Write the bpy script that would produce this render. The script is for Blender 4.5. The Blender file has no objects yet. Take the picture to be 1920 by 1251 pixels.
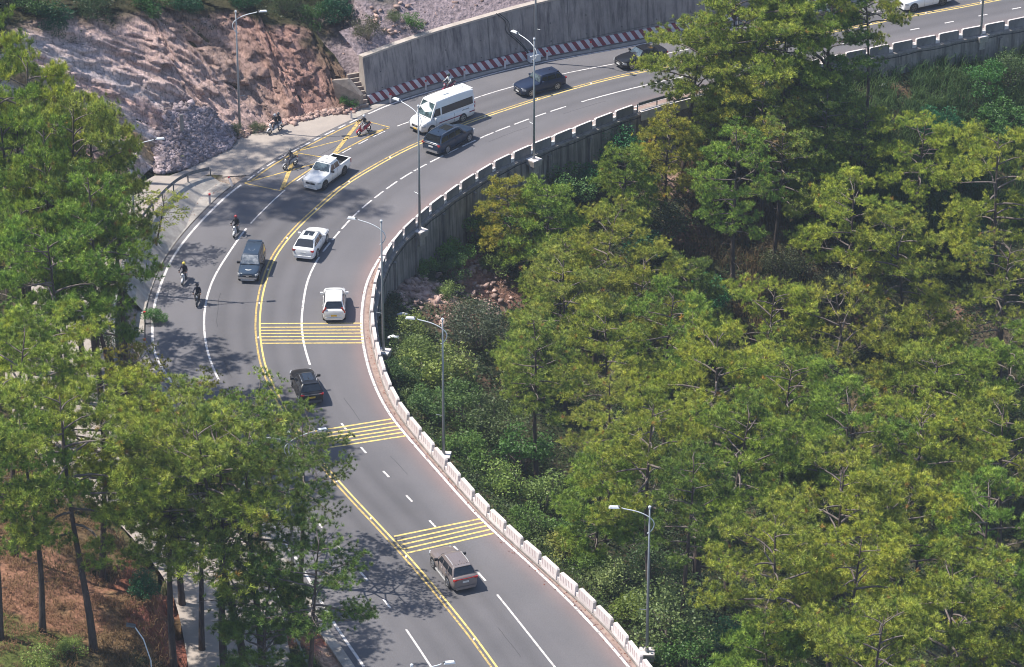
import bpy, bmesh, math, random
import numpy as np
from mathutils import Vector, Matrix, noise
R = math.radians
PI = math.pi
scene = bpy.context.scene
COL = scene.collection

# ------------------------------------------------------------------ camera
F = 7000.0; W0, H0 = 1920.0, 1251.0
PITCH = R(27.5); DIST = 293.0
CAM = np.array([0.0, -DIST * math.cos(PITCH), DIST * math.sin(PITCH)])
cam = bpy.data.cameras.new('camera'); camo = bpy.data.objects.new('camera', cam); COL.objects.link(camo)
camo.location = CAM; camo.rotation_euler = (R(90) - PITCH, 0, 0)
cam.sensor_width = 36.0; cam.lens = 36.0 * F / W0; cam.clip_start = 1.0; cam.clip_end = 3000.0
scene.camera = camo
# ------------------------------------------------------------------ sky and sun
SUN_EL = R(57.5); SUN_AZ = R(11)
SUN = Vector((-math.cos(SUN_EL) * math.cos(SUN_AZ), math.cos(SUN_EL) * math.sin(SUN_AZ), math.sin(SUN_EL)))
world = bpy.data.worlds.new('World'); scene.world = world; world.use_nodes = True
nt = world.node_tree; nt.nodes.clear()
wo = nt.nodes.new('ShaderNodeOutputWorld'); bg = nt.nodes.new('ShaderNodeBackground'); sky = nt.nodes.new('ShaderNodeTexSky')
sky.sky_type = 'NISHITA'; sky.sun_disc = False; sky.sun_elevation = SUN_EL
sky.sun_rotation = math.atan2(SUN.x, SUN.y) % (2 * PI); sky.altitude = 1500; sky.air_density = 1.0; sky.dust_density = 2.0
bg.inputs[1].default_value = 0.14
nt.links.new(sky.outputs[0], bg.inputs[0]); nt.links.new(bg.outputs[0], wo.inputs[0])
sl = bpy.data.lights.new('sun', 'SUN'); sl.energy = 4.7; sl.angle = R(0.5); sl.color = (1.0, 0.945, 0.86)
so = bpy.data.objects.new('sun', sl); COL.objects.link(so); so.location = (-60, 20, 120)
so.rotation_euler = (-SUN).to_track_quat('-Z', 'Y').to_euler()
scene.view_settings.view_transform = 'Standard'; scene.view_settings.look = 'None'
scene.view_settings.exposure = 0.60; scene.view_settings.gamma = 1.0
scene.view_settings.use_curve_mapping = False
scene.cycles.pixel_filter_type = 'BLACKMAN_HARRIS'; scene.cycles.filter_width = 1.0; scene.cycles.max_bounces = 5; scene.cycles.diffuse_bounces = 2; scene.cycles.glossy_bounces = 2
scene.cycles.transparent_max_bounces = 6; scene.cycles.caustics_reflective = False; scene.cycles.caustics_refractive = False

HAZE = 0.00014
# ------------------------------------------------------------------ pixel <-> world (surveying helper)
_f = np.array([0, math.cos(PITCH), -math.sin(PITCH)]); _u = np.array([0, math.sin(PITCH), math.cos(PITCH)])
def ray(px, py):
    d = _f * F + np.array([1.0, 0, 0]) * (px - W0 / 2) - _u * (py - H0 / 2)
    return d / np.linalg.norm(d)
def P(px, py, z=0.0):
    d = ray(px, py); t = (z - CAM[2]) / d[2]
    p = CAM + d * t
    return np.array([p[0], p[1], z])
def PX(p):
    v = np.asarray(p, float) - CAM
    dz = v @ _f
    return (W0 / 2 + F * v[0] / dz, H0 / 2 - F * (v @ _u) / dz)
def L3(pts, z=0.0):
    return np.array([P(p[0], p[1], p[2] if len(p) > 2 else z) for p in pts])
def catmull(P0, n=10):
    P0 = np.asarray(P0, float); out = []
    Q = np.vstack([2 * P0[0] - P0[1], P0, 2 * P0[-1] - P0[-2]])
    for i in range(1, len(Q) - 2):
        a, b, c, d = Q[i - 1], Q[i], Q[i + 1], Q[i + 2]
        for k in range(n):
            t = k / n
            out.append(0.5 * ((2 * b) + (-a + c) * t + (2 * a - 5 * b + 4 * c - d) * t * t + (-a + 3 * b - 3 * c + d) * t ** 3))
    out.append(P0[-1]); return np.array(out)
def resample(pts, step):
    pts = np.asarray(pts, float); d = np.r_[0, np.cumsum(np.linalg.norm(np.diff(pts, axis=0), axis=1))]
    n = max(2, int(round(d[-1] / step)) + 1); s = np.linspace(0, d[-1], n)
    return np.stack([np.interp(s, d, pts[:, k]) for k in range(pts.shape[1])], 1)
def smooth(pts, it=3):
    pts = np.array(pts, float)
    for _ in range(it):
        q = pts.copy(); q[1:-1] = (pts[:-2] + 2 * pts[1:-1] + pts[2:]) / 4; pts = q
    return pts
def extend(pts, a=60, b=60):
    pts = np.asarray(pts, float)
    d0 = pts[0] - pts[3]; d0 /= np.linalg.norm(d0); d1 = pts[-1] - pts[-4]; d1 /= np.linalg.norm(d1)
    return np.vstack([pts[0] + d0 * a, pts, pts[-1] + d1 * b])
def normals2(pts):
    t = np.gradient(pts[:, :2], axis=0); t /= np.linalg.norm(t, axis=1)[:, None] + 1e-9
    return np.stack([t[:, 1], -t[:, 0]], 1)          # right-hand side of travel
def offset(pts, d, z=None):
    n = normals2(pts); q = np.array(pts, float).copy(); q[:, :2] += n * np.asarray(d).reshape(-1, 1) if np.ndim(d) else n * d
    if z is not None: q[:, 2] = z
    return q
def dist_poly(x, y, pl):
    """distance to polyline, nearest segment parameter; x, y arrays."""
    x = np.asarray(x, float).ravel(); y = np.asarray(y, float).ravel()
    best = np.full(x.shape, 1e9); par = np.zeros(x.shape)
    for i in range(len(pl) - 1):
        ax, ay = pl[i, 0], pl[i, 1]; dx, dy = pl[i + 1, 0] - ax, pl[i + 1, 1] - ay
        L = dx * dx + dy * dy + 1e-12
        t = np.clip(((x - ax) * dx + (y - ay) * dy) / L, 0, 1)
        d = np.hypot(x - ax - t * dx, y - ay - t * dy)
        m = d < best; best[m] = d[m]; par[m] = i + t[m]
    return best, par
def inside(x, y, poly):
    x = np.asarray(x, float).ravel(); y = np.asarray(y, float).ravel(); c = np.zeros(x.shape, bool); n = len(poly)
    for i in range(n):
        x1, y1 = poly[i][0], poly[i][1]; x2, y2 = poly[(i + 1) % n][0], poly[(i + 1) % n][1]
        if y1 == y2: continue
        m = ((y1 > y) != (y2 > y)) & (x < (x2 - x1) * (y - y1) / (y2 - y1) + x1)
        c ^= m
    return c
def fnoise(x, y, s, seed=0):
    """cheap smooth value noise on arrays"""
    x = np.asarray(x) / s + seed * 17.3; y = np.asarray(y) / s + seed * 9.7
    xi = np.floor(x).astype(int); yi = np.floor(y).astype(int); fx = x - xi; fy = y - yi
    fx = fx * fx * (3 - 2 * fx); fy = fy * fy * (3 - 2 * fy)
    def h(a, b):
        v = np.sin(a * 127.1 + b * 311.7 + seed * 74.7) * 43758.5453
        return v - np.floor(v)
    return (h(xi, yi) * (1 - fx) + h(xi + 1, yi) * fx) * (1 - fy) + (h(xi, yi + 1) * (1 - fx) + h(xi + 1, yi + 1) * fx) * fy * 1.0
def fbm(x, y, s, seed=0, o=4):
    v = 0; a = 1; t = 0
    for k in range(o):
        v = v + a * fnoise(x, y, s / 2 ** k, seed + k); t += a; a *= .5
    return v / t - .5

# ------------------------------------------------------------------ materials
MATS = {}
def hexc(h):
    h = h.lstrip('#'); c = [int(h[i:i + 2], 16) / 255 for i in (0, 2, 4)]
    return tuple(v / 12.92 if v <= .04045 else ((v + .055) / 1.055) ** 2.4 for v in c)
def mat(name, col, rough=.7, metal=0., col2=None, scale=4., spec=.5, bump=0., bscale=None, coat=0., detail=6, stretch=None, amount=(.35, .65), emis=None, trans=0.):
    if name in MATS: return MATS[name]
    m = bpy.data.materials.new(name); m.use_nodes = True; n = m.node_tree; b = n.nodes['Principled BSDF']
    b.inputs['Roughness'].default_value = rough; b.inputs['Metallic'].default_value = metal
    b.inputs['Specular IOR Level'].default_value = spec; b.inputs['Coat Weight'].default_value = coat
    b.inputs['Base Color'].default_value = (*col, 1)
    tc = n.nodes.new('ShaderNodeTexCoord'); mp = n.nodes.new('ShaderNodeMapping'); n.links.new(tc.outputs['Object'], mp.inputs[0])
    if stretch: mp.inputs['Scale'].default_value = stretch
    if col2 is None: col2 = tuple(c * .86 for c in col)
    nz = n.nodes.new('ShaderNodeTexNoise'); nz.inputs['Scale'].default_value = scale; nz.inputs['Detail'].default_value = detail
    nz.inputs['Roughness'].default_value = .65
    n.links.new(mp.outputs[0], nz.inputs['Vector'])
    rp = n.nodes.new('ShaderNodeValToRGB'); rp.color_ramp.elements[0].position = amount[0]; rp.color_ramp.elements[1].position = amount[1]
    rp.color_ramp.elements[0].color = (*col2, 1); rp.color_ramp.elements[1].color = (*col, 1)
    n.links.new(nz.outputs[0], rp.inputs[0]); n.links.new(rp.outputs[0], b.inputs['Base Color'])
    if bump:
        nb = n.nodes.new('ShaderNodeTexNoise'); nb.inputs['Scale'].default_value = bscale or scale * 6; nb.inputs['Detail'].default_value = 5
        n.links.new(mp.outputs[0], nb.inputs['Vector'])
        bp = n.nodes.new('ShaderNodeBump'); bp.inputs['Strength'].default_value = bump; bp.inputs['Distance'].default_value = .1
        n.links.new(nb.outputs[0], bp.inputs['Height']); n.links.new(bp.outputs[0], b.inputs['Normal'])
    MATS[name] = m; return m

# ------------------------------------------------------------------ mesh helpers
class MB:
    def __init__(s): s.v = []; s.f = []; s.m = []; s.uv = None
    def add(s, vs, fs, mi=0):
        o = len(s.v); s.v.extend([tuple(map(float, q)) for q in vs]); s.f.extend([tuple(i + o for i in f) for f in fs]); s.m.extend([mi] * len(fs)); return o
    def box(s, c, size, rz=0., mi=0, taper=1.0, tilt=None):
        x, y, z = [q / 2 for q in size]; t = taper
        vs = [(-x, -y, -z), (x, -y, -z), (x, y, -z), (-x, y, -z), (-x * t, -y * t, z), (x * t, -y * t, z), (x * t, y * t, z), (-x * t, y * t, z)]
        M = Matrix.Rotation(rz, 3, 'Z')
        if tilt: M = M @ Matrix.Rotation(tilt[0], 3, 'X') @ Matrix.Rotation(tilt[1], 3, 'Y')
        vs = [tuple(M @ Vector(v) + Vector(c)) for v in vs]
        s.add(vs, [(0, 3, 2, 1), (4, 5, 6, 7), (0, 1, 5, 4), (1, 2, 6, 5), (2, 3, 7, 6), (3, 0, 4, 7)], mi)
    def tube(s, pts, rad, n=8, mi=0, cap=True):
        pts = [Vector(p) for p in pts]; k = len(pts)
        if not hasattr(rad, '__len__'): rad = [rad] * k
        rings = []; up = Vector((0, 0, 1)); prev = None
        for i in range(k):
            t = (pts[min(i + 1, k - 1)] - pts[max(i - 1, 0)]).normalized()
            if prev is None:
                a = t.orthogonal().normalized()
            else:
                a = (prev - t * prev.dot(t));  a = a.normalized() if a.length > 1e-6 else t.orthogonal().normalized()
            prev = a; b = t.cross(a)
            rings.append([pts[i] + (a * math.cos(2 * PI * j / n) + b * math.sin(2 * PI * j / n)) * rad[i] for j in range(n)])
        vs = [v for r in rings for v in r]; fs = []
        for i in range(k - 1):
            for j in range(n):
                fs.append((i * n + j, i * n + (j + 1) % n, (i + 1) * n + (j + 1) % n, (i + 1) * n + j))
        if cap: fs.append(tuple(range(n - 1, -1, -1))); fs.append(tuple((k - 1) * n + j for j in range(n)))
        s.add(vs, fs, mi)
    def cyl(s, c, r, h, axis='Z', n=20, mi=0, r2=None):
        r2 = r if r2 is None else r2; vs = []
        for q, rr in ((-h / 2, r), (h / 2, r2)):
            for j in range(n):
                a = 2 * PI * j / n; p = (math.cos(a) * rr, math.sin(a) * rr, q)
                if axis == 'Y': p = (p[0], q, p[1])
                if axis == 'X': p = (q, p[0], p[1])
                vs.append((p[0] + c[0], p[1] + c[1], p[2] + c[2]))
        fs = [(j, (j + 1) % n, n + (j + 1) % n, n + j) for j in range(n)] + [tuple(range(n - 1, -1, -1)), tuple(range(n, 2 * n))]
        s.add(vs, fs, mi)
    def sheet(s, rows, mi=0, close=False):
        """rows: list of equal-length point lists"""
        n = len(rows[0]); vs = [p for r in rows for p in r]; fs = []
        for i in range(len(rows) - 1):
            for j in range(n - 1 + (1 if close else 0)):
                a = i * n + j; b = i * n + (j + 1) % n; fs.append((a, b, b + n, a + n))
        s.add(vs, fs, mi)
    def build(s, name, mats, parent=None, smooth_=False, fixn=False):
        me = bpy.data.meshes.new(name); me.from_pydata(s.v, [], s.f)
        for m in (mats if isinstance(mats, (list, tuple)) else [mats]): me.materials.append(m)
        if any(s.m): me.polygons.foreach_set('material_index', s.m)
        if smooth_: me.polygons.foreach_set('use_smooth', [True] * len(s.f))
        me.update()
        if fixn:
            b = bmesh.new(); b.from_mesh(me); bmesh.ops.recalc_face_normals(b, faces=b.faces); b.to_mesh(me); b.free()
        o = bpy.data.objects.new(name, me); COL.objects.link(o)
        if parent: o.parent = parent
        return o
def npmesh(name, v, f, mats, mi=None, smooth_=False, col=None, parent=None):
    """fast mesh from numpy arrays (all faces the same size)"""
    me = bpy.data.meshes.new(name); v = np.ascontiguousarray(v, np.float32); f = np.ascontiguousarray(f, np.int32)
    k = f.shape[1]; me.vertices.add(len(v)); me.vertices.foreach_set('co', v.ravel())
    me.loops.add(f.size); me.loops.foreach_set('vertex_index', f.ravel())
    me.polygons.add(len(f)); me.polygons.foreach_set('loop_start', np.arange(0, f.size, k, dtype=np.int32))
    me.polygons.foreach_set('loop_total', np.full(len(f), k, np.int32))
    for m in (mats if isinstance(mats, (list, tuple)) else [mats]): me.materials.append(m)
    if mi is not None: me.polygons.foreach_set('material_index', np.ascontiguousarray(mi, np.int32))
    if smooth_: me.polygons.foreach_set('use_smooth', np.ones(len(f), bool))
    me.update(calc_edges=True)
    if col is not None:
        ca = me.color_attributes.new('tint', 'FLOAT_COLOR', 'POINT')
        c4 = np.ones((len(v), 4), np.float32); c4[:, :col.shape[1]] = col; ca.data.foreach_set('color', c4.ravel())
    me.validate(verbose=False)
    o = bpy.data.objects.new(name, me); COL.objects.link(o)
    if parent: o.parent = parent
    return o
def tag(o, label=None, cat=None, group=None, kind=None):
    if label: o['label'] = label
    if cat: o['category'] = cat
    if group: o['group'] = group
    if kind: o['kind'] = kind
    return o
def empty(name, loc=(0, 0, 0), rz=0., label=None, cat=None, group=None):
    o = bpy.data.objects.new(name, None); COL.objects.link(o); o.location = loc; o.rotation_euler = (0, 0, rz); o.empty_display_size = .3
    return tag(o, label, cat, group)
def copy_tree(o, parent=None):
    c = o.copy(); COL.objects.link(c); c.parent = parent
    for ch in list(o.children):
        copy_tree(ch, c)
    return c
# ------------------------------------------------------------------ surveyed lines (all at road level unless a height is given)
EDGE_R = extend(smooth(resample(catmull(L3([(1178,1250),(1128,1191),(1055,1115),(972,1038),(901,973),(828,892),(770,826),(734,783),(714,749),(694,702),(681,648),(677,601),(682.5,548),(692,517),(714.5,479),(744,441),(775,412),(812,381),(860,347),(920,309),(990,275),(1060,246),(1130,220),(1220,191),(1300,171),(1420,142),(1600,104),(1760,71),(1920,40)]), 8), 1.0), 6), 50, 40)
BAR = extend(smooth(resample(catmull(L3([(1220.7,1248),(1169.4,1181),(1110,1119),(1043.4,1061.3),(978,1003.5),(920,949.6),(870,895.6),(820,838),(776.7,786.5),(742,738),(722,687.5),(708.6,639),(701,601),(700,565),(706,528),(716,495),(727,470),(740,448),(777,411),(821,374),(874,337),(931,302),(999,271),(1067,244),(1137.5,216),(1174,201.5),(1236.6,183),(1330,159),(1441.6,132.6),(1507,118),(1601.7,97),(1682,81),(1761,65),(1840,49),(1908,35.8)], .95), 8), 1.0), 6), 50, 40)
BAR[:, 2] = 0
CENTRE = extend(smooth(resample(catmull(L3([(925.8,1250),(880,1187),(822,1115),(774,1058),(735,1015),(690,966.5),(648,922),(577,838),(530,765),(505,715),(492,683),(484,634),(482.5,607),(487,559),(497,521),(511,484),(535,450),(560,422),(605,381),(650,343),(720,301.5),(740,290),(795,264),(875,230),(900,221),(985,193),(1072,166),(1170,141),(1221,131),(1300,113.5),(1400,92),(1550,61.5),(1700.7,31),(1800,13.5),(1868.6,0)]), 8), 1.0), 4), 50, 40)
LANE_R = extend(smooth(resample(catmull(L3([(1039.5,1250),(927.8,1109.5),(891,1068),(847,1020),(804,975),(763,930),(722,887),(682,845),(647,803),(617,761),(592,712),(581.6,686),(570,647),(565,605),(570,558),(577,524),(593.6,489),(603.7,474),(634,437),(661,407),(691,380),(743,341),(773.6,322),(827,293.7),(872.6,272),(921,250),(1020,213),(1084,193),(1137.5,178),(1243,152),(1320.5,136),(1446.7,110),(1539,90.7),(1628,72),(1752,47.5),(1813,35),(1872,22.5),(1960,5)]), 8), 1.0), 3), 50, 40)
LANE_L = extend(smooth(resample(catmull(L3([(808,1250),(760,1178),(726,1132),(683,1081),(642,1035),(590,972),(530,897),(470,815),(425,742),(396.4,683),(389.7,662.6),(384.7,639),(382,605),(385.5,567),(399.5,522.6),(419.6,489),(443,454),(461.5,428),(502,386),(545.4,347),(600,311),(667,273),(734.6,240),(777.7,225),(885,186),(949,166),(1053,139),(1157,119),(1252,100),(1344,82),(1391,73),(1550,41),(1700,10),(1800,-10)]), 8), 1.0), 4), 50, 40)
EDGE_L = extend(smooth(resample(catmull(L3([(682,1250),(642,1192),(617,1154),(600,1125),(572,1073),(530,1010),(485,945),(435,875),(385,805),(335,735),(300,685),(287,655),(285.6,627),(285.6,599),(292,559.5),(302,532.6),(314,501),(334,467),(367.6,425),(394,397.5),(428,364),(458,343),(503,309),(560,278),(623,246),(680,219),(741,192),(852,159),(900,145),(995,121),(1179,88),(1237,76.4),(1357.7,53),(1472,33.6),(1600,7),(1750,-24)]), 8), 1.0), 4), 50, 40)
# foot of the striped plinth / big wall, going left to right
GFOOT = smooth(resample(catmull(L3([(694,198),(740,182),(795,164),(880,140),(900,136),(1000,112.5),(1177,79),(1300,55),(1472,22),(1600,-5),(1800,-47),(1960,-80),(2150,-120)]), 8), 1.0), 3)
ROAD_L = offset(EDGE_L, -0.35); 
# side road (rises to the left behind the trees); left and right edges with heights
SIDE_R = smooth(resample(catmull(L3([(395,331,.35),(345,344,.8),(290,395,1.6),(245,460,2.3),(222,530,2.6),(212,600,2.6),(218,680,2.6),(240,760,2.4),(290,840,2.1),(350,900,1.9),(425,975,1.7),(475,1040,1.5),(512,1110,1.4),(545,1180,1.3),(575,1251,1.2),(620,1350,1.2),(690,1480,1.2)]), 8), 1.0), 3)
SIDE_L = smooth(resample(catmull(L3([(290,330,.5),(215,372,1.2),(120,440,2.0),(55,520,2.6),(20,610,2.8),(10,720,2.8),(40,810,2.6),(110,895,2.3),(205,965,2.0),(270,1035,1.8),(322,1110,1.6),(345,1200,1.5),(360,1300,1.4),(380,1400,1.3),(420,1500,1.3)]), 8), 1.0), 3)
_n = 90
def _res(p, n):
    d = np.r_[0, np.cumsum(np.linalg.norm(np.diff(p, axis=0), axis=1))]; s = np.linspace(0, d[-1], n)
    return np.stack([np.interp(s, d, p[:, k]) for k in range(3)], 1)
SR, SL = _res(SIDE_R, _n), _res(SIDE_L, _n)
SC = (SR + SL) / 2
SIDE_POLY = np.vstack([SR, SL[::-1]])
# foot of the high ground: (px, py, z, cut height, cut slope, slope above, kind)   kind 0 wall, 1 cliff, 2 bank
_U = [(2150,-120,0,6.2,8,.6,0),(1800,-47,0,6.2,8,.6,0),(1472,22,0,6.2,8,.6,0),(1300,55,0,6.0,8,.6,0),(1177,79,0,5.6,8,.6,0),(1040,104,0,5.2,8,.6,0),(880,140,0,4.75,8,.6,0),(694,198,0,4.4,8,.6,0),
      (664,190,.2,3.2,1.1,.55,1),(640,196,.2,4.8,1.05,.5,1),(600,205,.1,6.0,1.0,.5,1),(560,217,.1,7.0,.98,.5,1),(500,228,.1,8.2,.96,.5,1),(450,246,.1,9,.95,.5,1),(402,264,.1,9.6,.95,.5,1),(352,276,.2,10,.92,.5,1),
      (292,300,.5,11,.90,.5,1),(215,372,1.2,11.5,.88,.7,1),(120,440,2.0,11.5,.9,.7,1),(50,525,2.6,9,1.0,.6,1),(12,610,2.8,5,1.2,.35,2),(2,720,2.8,4,1.3,.3,2),(32,815,2.6,3.5,1.4,.28,2),(102,902,2.3,3.4,1.5,.28,2),
      (198,973,2.0,3.3,1.7,.28,2),(262,1043,1.8,3.2,1.8,.3,2),(312,1115,1.6,3.2,1.8,.3,2),(335,1203,1.5,3.2,1.8,.3,2),(348,1300,1.4,3.2,1.6,.3,2),(368,1400,1.3,3.2,1.6,.3,2),(405,1500,1.3,3.2,1.6,.3,2),(520,1750,1.3,3.2,1.6,.3,2)]
UL = L3([u[:3] for u in _U]); UP = np.array([u[2:] for u in _U], float)
HILL_POLY = np.vstack([UL, [(-260, -190, 0), (-320, 0, 0), (-320, 320, 0), (320, 320, 0), (320, 170, 0)]])
VAL_POLY = np.vstack([BAR, [(320, 160, 0), (320, -260, 0), (60, -260, 0)]])
# wall height along the barrier, by image row of the barrier
def hw_at(x, y):
    """drop below the road at the valley edge"""
    px = 960 + F * x / ((y - CAM[1]) * math.cos(PITCH) + CAM[2] * math.sin(PITCH))
    yy = np.array([-130, -60, -45, -25, -8, 2, 8, 14, 22, 34, 44, 50, 58, 66, 80, 140]); hh = np.array([1.2, .9, .9, 1.0, 1.0, 1.2, 1.9, 3.0, 4.6, 5.0, 4.0, 1.6, 2.2, 3.2, 4.2, 4.5])
    return np.interp(y, yy, hh)
def z_valley(x, y):
    x = np.asarray(x, float).ravel(); y = np.asarray(y, float).ravel()
    d, par = dist_poly(x, y, BAR[::3]); ins = inside(x, y, VAL_POLY); d = np.where(ins, d, 0)
    idx = np.clip(par * 3, 0, len(BAR) - 1); by = np.interp(idx, np.arange(len(BAR)), BAR[:, 1]); bx = np.interp(idx, np.arange(len(BAR)), BAR[:, 0])
    hw = hw_at(bx, by)
    z = -hw - np.interp(d, [0, .6, 6, 22, 45, 100], [0, .05, 2.2, 11.0, 19.5, 26])
    return z + fbm(x, y, 7, 3) * 1.6 * np.clip(d / 4, 0, 1) + fbm(x, y, 1.5, 8, 3) * .35 * np.clip(d / 2, 0, 1)
def z_left(x, y):
    x = np.asarray(x, float).ravel(); y = np.asarray(y, float).ravel()
    hill = inside(x, y, HILL_POLY); d, par = dist_poly(x, y, UL)
    pr = np.stack([np.interp(par, np.arange(len(UP)), UP[:, k]) for k in range(5)], 1)
    zb, hc, cs, us, kd = pr.T
    iswall = kd < .5
    cut = np.where(iswall, np.where(d > 2.3, hc - .35 + (d - 1.4) * .62, -.1), 0)
    dd = np.clip(d - .5, 0, None)
    hc2 = hc * 1.0
    bank = np.minimum(dd * cs, hc2) + np.clip(dd - hc2 / cs, 0, 60) * us - np.where(kd < 1.5, .35, 0)
    zh = zb + np.where(iswall, cut, bank) + fbm(x, y, 9, 21) * 1.6 * np.clip((d - 3) / 6, 0, 1) + fbm(x, y, 1.6, 28, 3) * .5 * np.clip(d / 3, 0, 1)
    zh = zh + np.where(hill & (y > 12), np.clip(-43 - x, 0, 60) * 1.0, 0)
    ds, p2 = dist_poly(x, y, SC); zs = np.interp(p2, np.arange(_n), SC[:, 2])
    insd = inside(x, y, SIDE_POLY); de, _ = dist_poly(x, y, SIDE_R)
    zl = np.where(insd, zs - .06, np.maximum(zs - .06 - np.clip(de - .5, 0, 99) * 1.05, -.06))
    zl = np.where((y > P(300, 560)[1]) & (y < P(300, 335)[1]) & ~insd & (de < 3.6), np.minimum(zl - .45, zl), zl)
    dle, _ = dist_poly(x, y, EDGE_L[::3]); zl = np.where(dle < 1.2, -.08, np.minimum(zl, (dle - 1.2) * 1.2 - .06))
    return np.where(hill, np.maximum(zh, zl), zl)
def z_any(x, y):
    x = np.asarray(x, float).ravel(); y = np.asarray(y, float).ravel()
    v = inside(x, y, VAL_POLY); l = z_left(x, y)
    rl = inside(x, y, ROAD_POLY)
    return np.where(v, z_valley(x, y), np.where(rl, 0.0, l))
ROAD_POLY = np.vstack([EDGE_L, BAR[::-1]])
def hit(px, py, up=0.0, zf=z_any, tmin=180, tmax=430):
    """first point along the pixel's ray that is `up` above the ground"""
    d = ray(px, py); t = np.linspace(tmin, tmax, 700); p = CAM + d * t[:, None]
    z = zf(p[:, 0], p[:, 1]) + up; k = np.argmax(p[:, 2] <= z)
    q = p[k]; g = zf([q[0]], [q[1]])[0]
    return np.array([q[0], q[1], g])
# ------------------------------------------------------------------ setting materials
def asphalt_mat():
    m = mat('asphalt', (.136, .129, .136), .82, col2=(.110, .106, .114), scale=.16, bump=.25, bscale=18, amount=(.3, .7))
    n = m.node_tree; b = n.nodes['Principled BSDF']; src = b.inputs['Base Color'].links[0].from_socket
    at = n.nodes.new('ShaderNodeAttribute'); at.attribute_name = 'lane'
    mx = n.nodes.new('ShaderNodeMix'); mx.data_type = 'RGBA'; mx.blend_type = 'MULTIPLY'; mx.inputs[0].default_value = 1
    n.links.new(src, mx.inputs[6]); n.links.new(at.outputs['Color'], mx.inputs[7])
    sp = n.nodes.new('ShaderNodeTexNoise'); sp.inputs['Scale'].default_value = 9; sp.inputs['Detail'].default_value = 8
    tc = n.nodes.new('ShaderNodeTexCoord'); n.links.new(tc.outputs['Object'], sp.inputs['Vector'])
    mr = n.nodes.new('ShaderNodeMapRange'); mr.inputs[1].default_value = .3; mr.inputs[2].default_value = .7; mr.inputs[3].default_value = .9; mr.inputs[4].default_value = 1.1
    n.links.new(sp.outputs[0], mr.inputs[0])
    mx2 = n.nodes.new('ShaderNodeMix'); mx2.data_type = 'RGBA'; mx2.blend_type = 'MULTIPLY'; mx2.inputs[0].default_value = 1
    n.links.new(mx.outputs[2], mx2.inputs[6]); n.links.new(mr.outputs[0], mx2.inputs[7]); n.links.new(mx2.outputs[2], b.inputs['Base Color'])
    return m
M_ASPH = asphalt_mat()
def paint_mat(name, col, worn=.25):
    """road paint with worn patches that show the asphalt"""
    m = mat(name, col, .6, col2=tuple(c * .82 for c in col), scale=1.3, amount=(.2, .6)); n = m.node_tree; b = n.nodes['Principled BSDF']
    src = b.inputs['Base Color'].links[0].from_socket
    nz = n.nodes.new('ShaderNodeTexNoise'); nz.inputs['Scale'].default_value = 3.5; nz.inputs['Detail'].default_value = 8; nz.inputs['Roughness'].default_value = .75
    tc = n.nodes.new('ShaderNodeTexCoord'); n.links.new(tc.outputs['Object'], nz.inputs['Vector'])
    rp = n.nodes.new('ShaderNodeValToRGB'); rp.color_ramp.elements[0].position = worn; rp.color_ramp.elements[1].position = worn + .18
    n.links.new(nz.outputs[0], rp.inputs[0])
    mx = n.nodes.new('ShaderNodeMix'); mx.data_type = 'RGBA'; n.links.new(rp.outputs[0], mx.inputs[0]); mx.inputs[6].default_value = (.12, .11, .11, 1)
    n.links.new(src, mx.inputs[7]); n.links.new(mx.outputs[2], b.inputs['Base Color']); return m
M_WHITE = paint_mat('white_road_paint', (.74, .70, .68), .33)
M_YEL = paint_mat('yellow_road_paint', (.66, .46, .14), .36)
M_YELB = paint_mat('fresh_yellow_road_paint', (.74, .56, .19), .31)
M_CONC = mat('concrete_grey', (.30, .28, .265), .85, col2=(.20, .185, .18), scale=.9, bump=.3, bscale=9, stretch=(1, 1, .35))
M_YARD = mat('yard_concrete', (.40, .345, .30), .9, col2=(.30, .26, .235), scale=.35, bump=.2, bscale=9, amount=(.3, .62))
M_GUT = mat('gutter_concrete', (.36, .27, .23), .9, col2=(.24, .165, .14), scale=1.2, bump=.3, bscale=8)
M_KERB = mat('kerb_concrete', (.44, .40, .36), .9, col2=(.28, .25, .22), scale=1.5, bump=.3, bscale=8)
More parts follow.
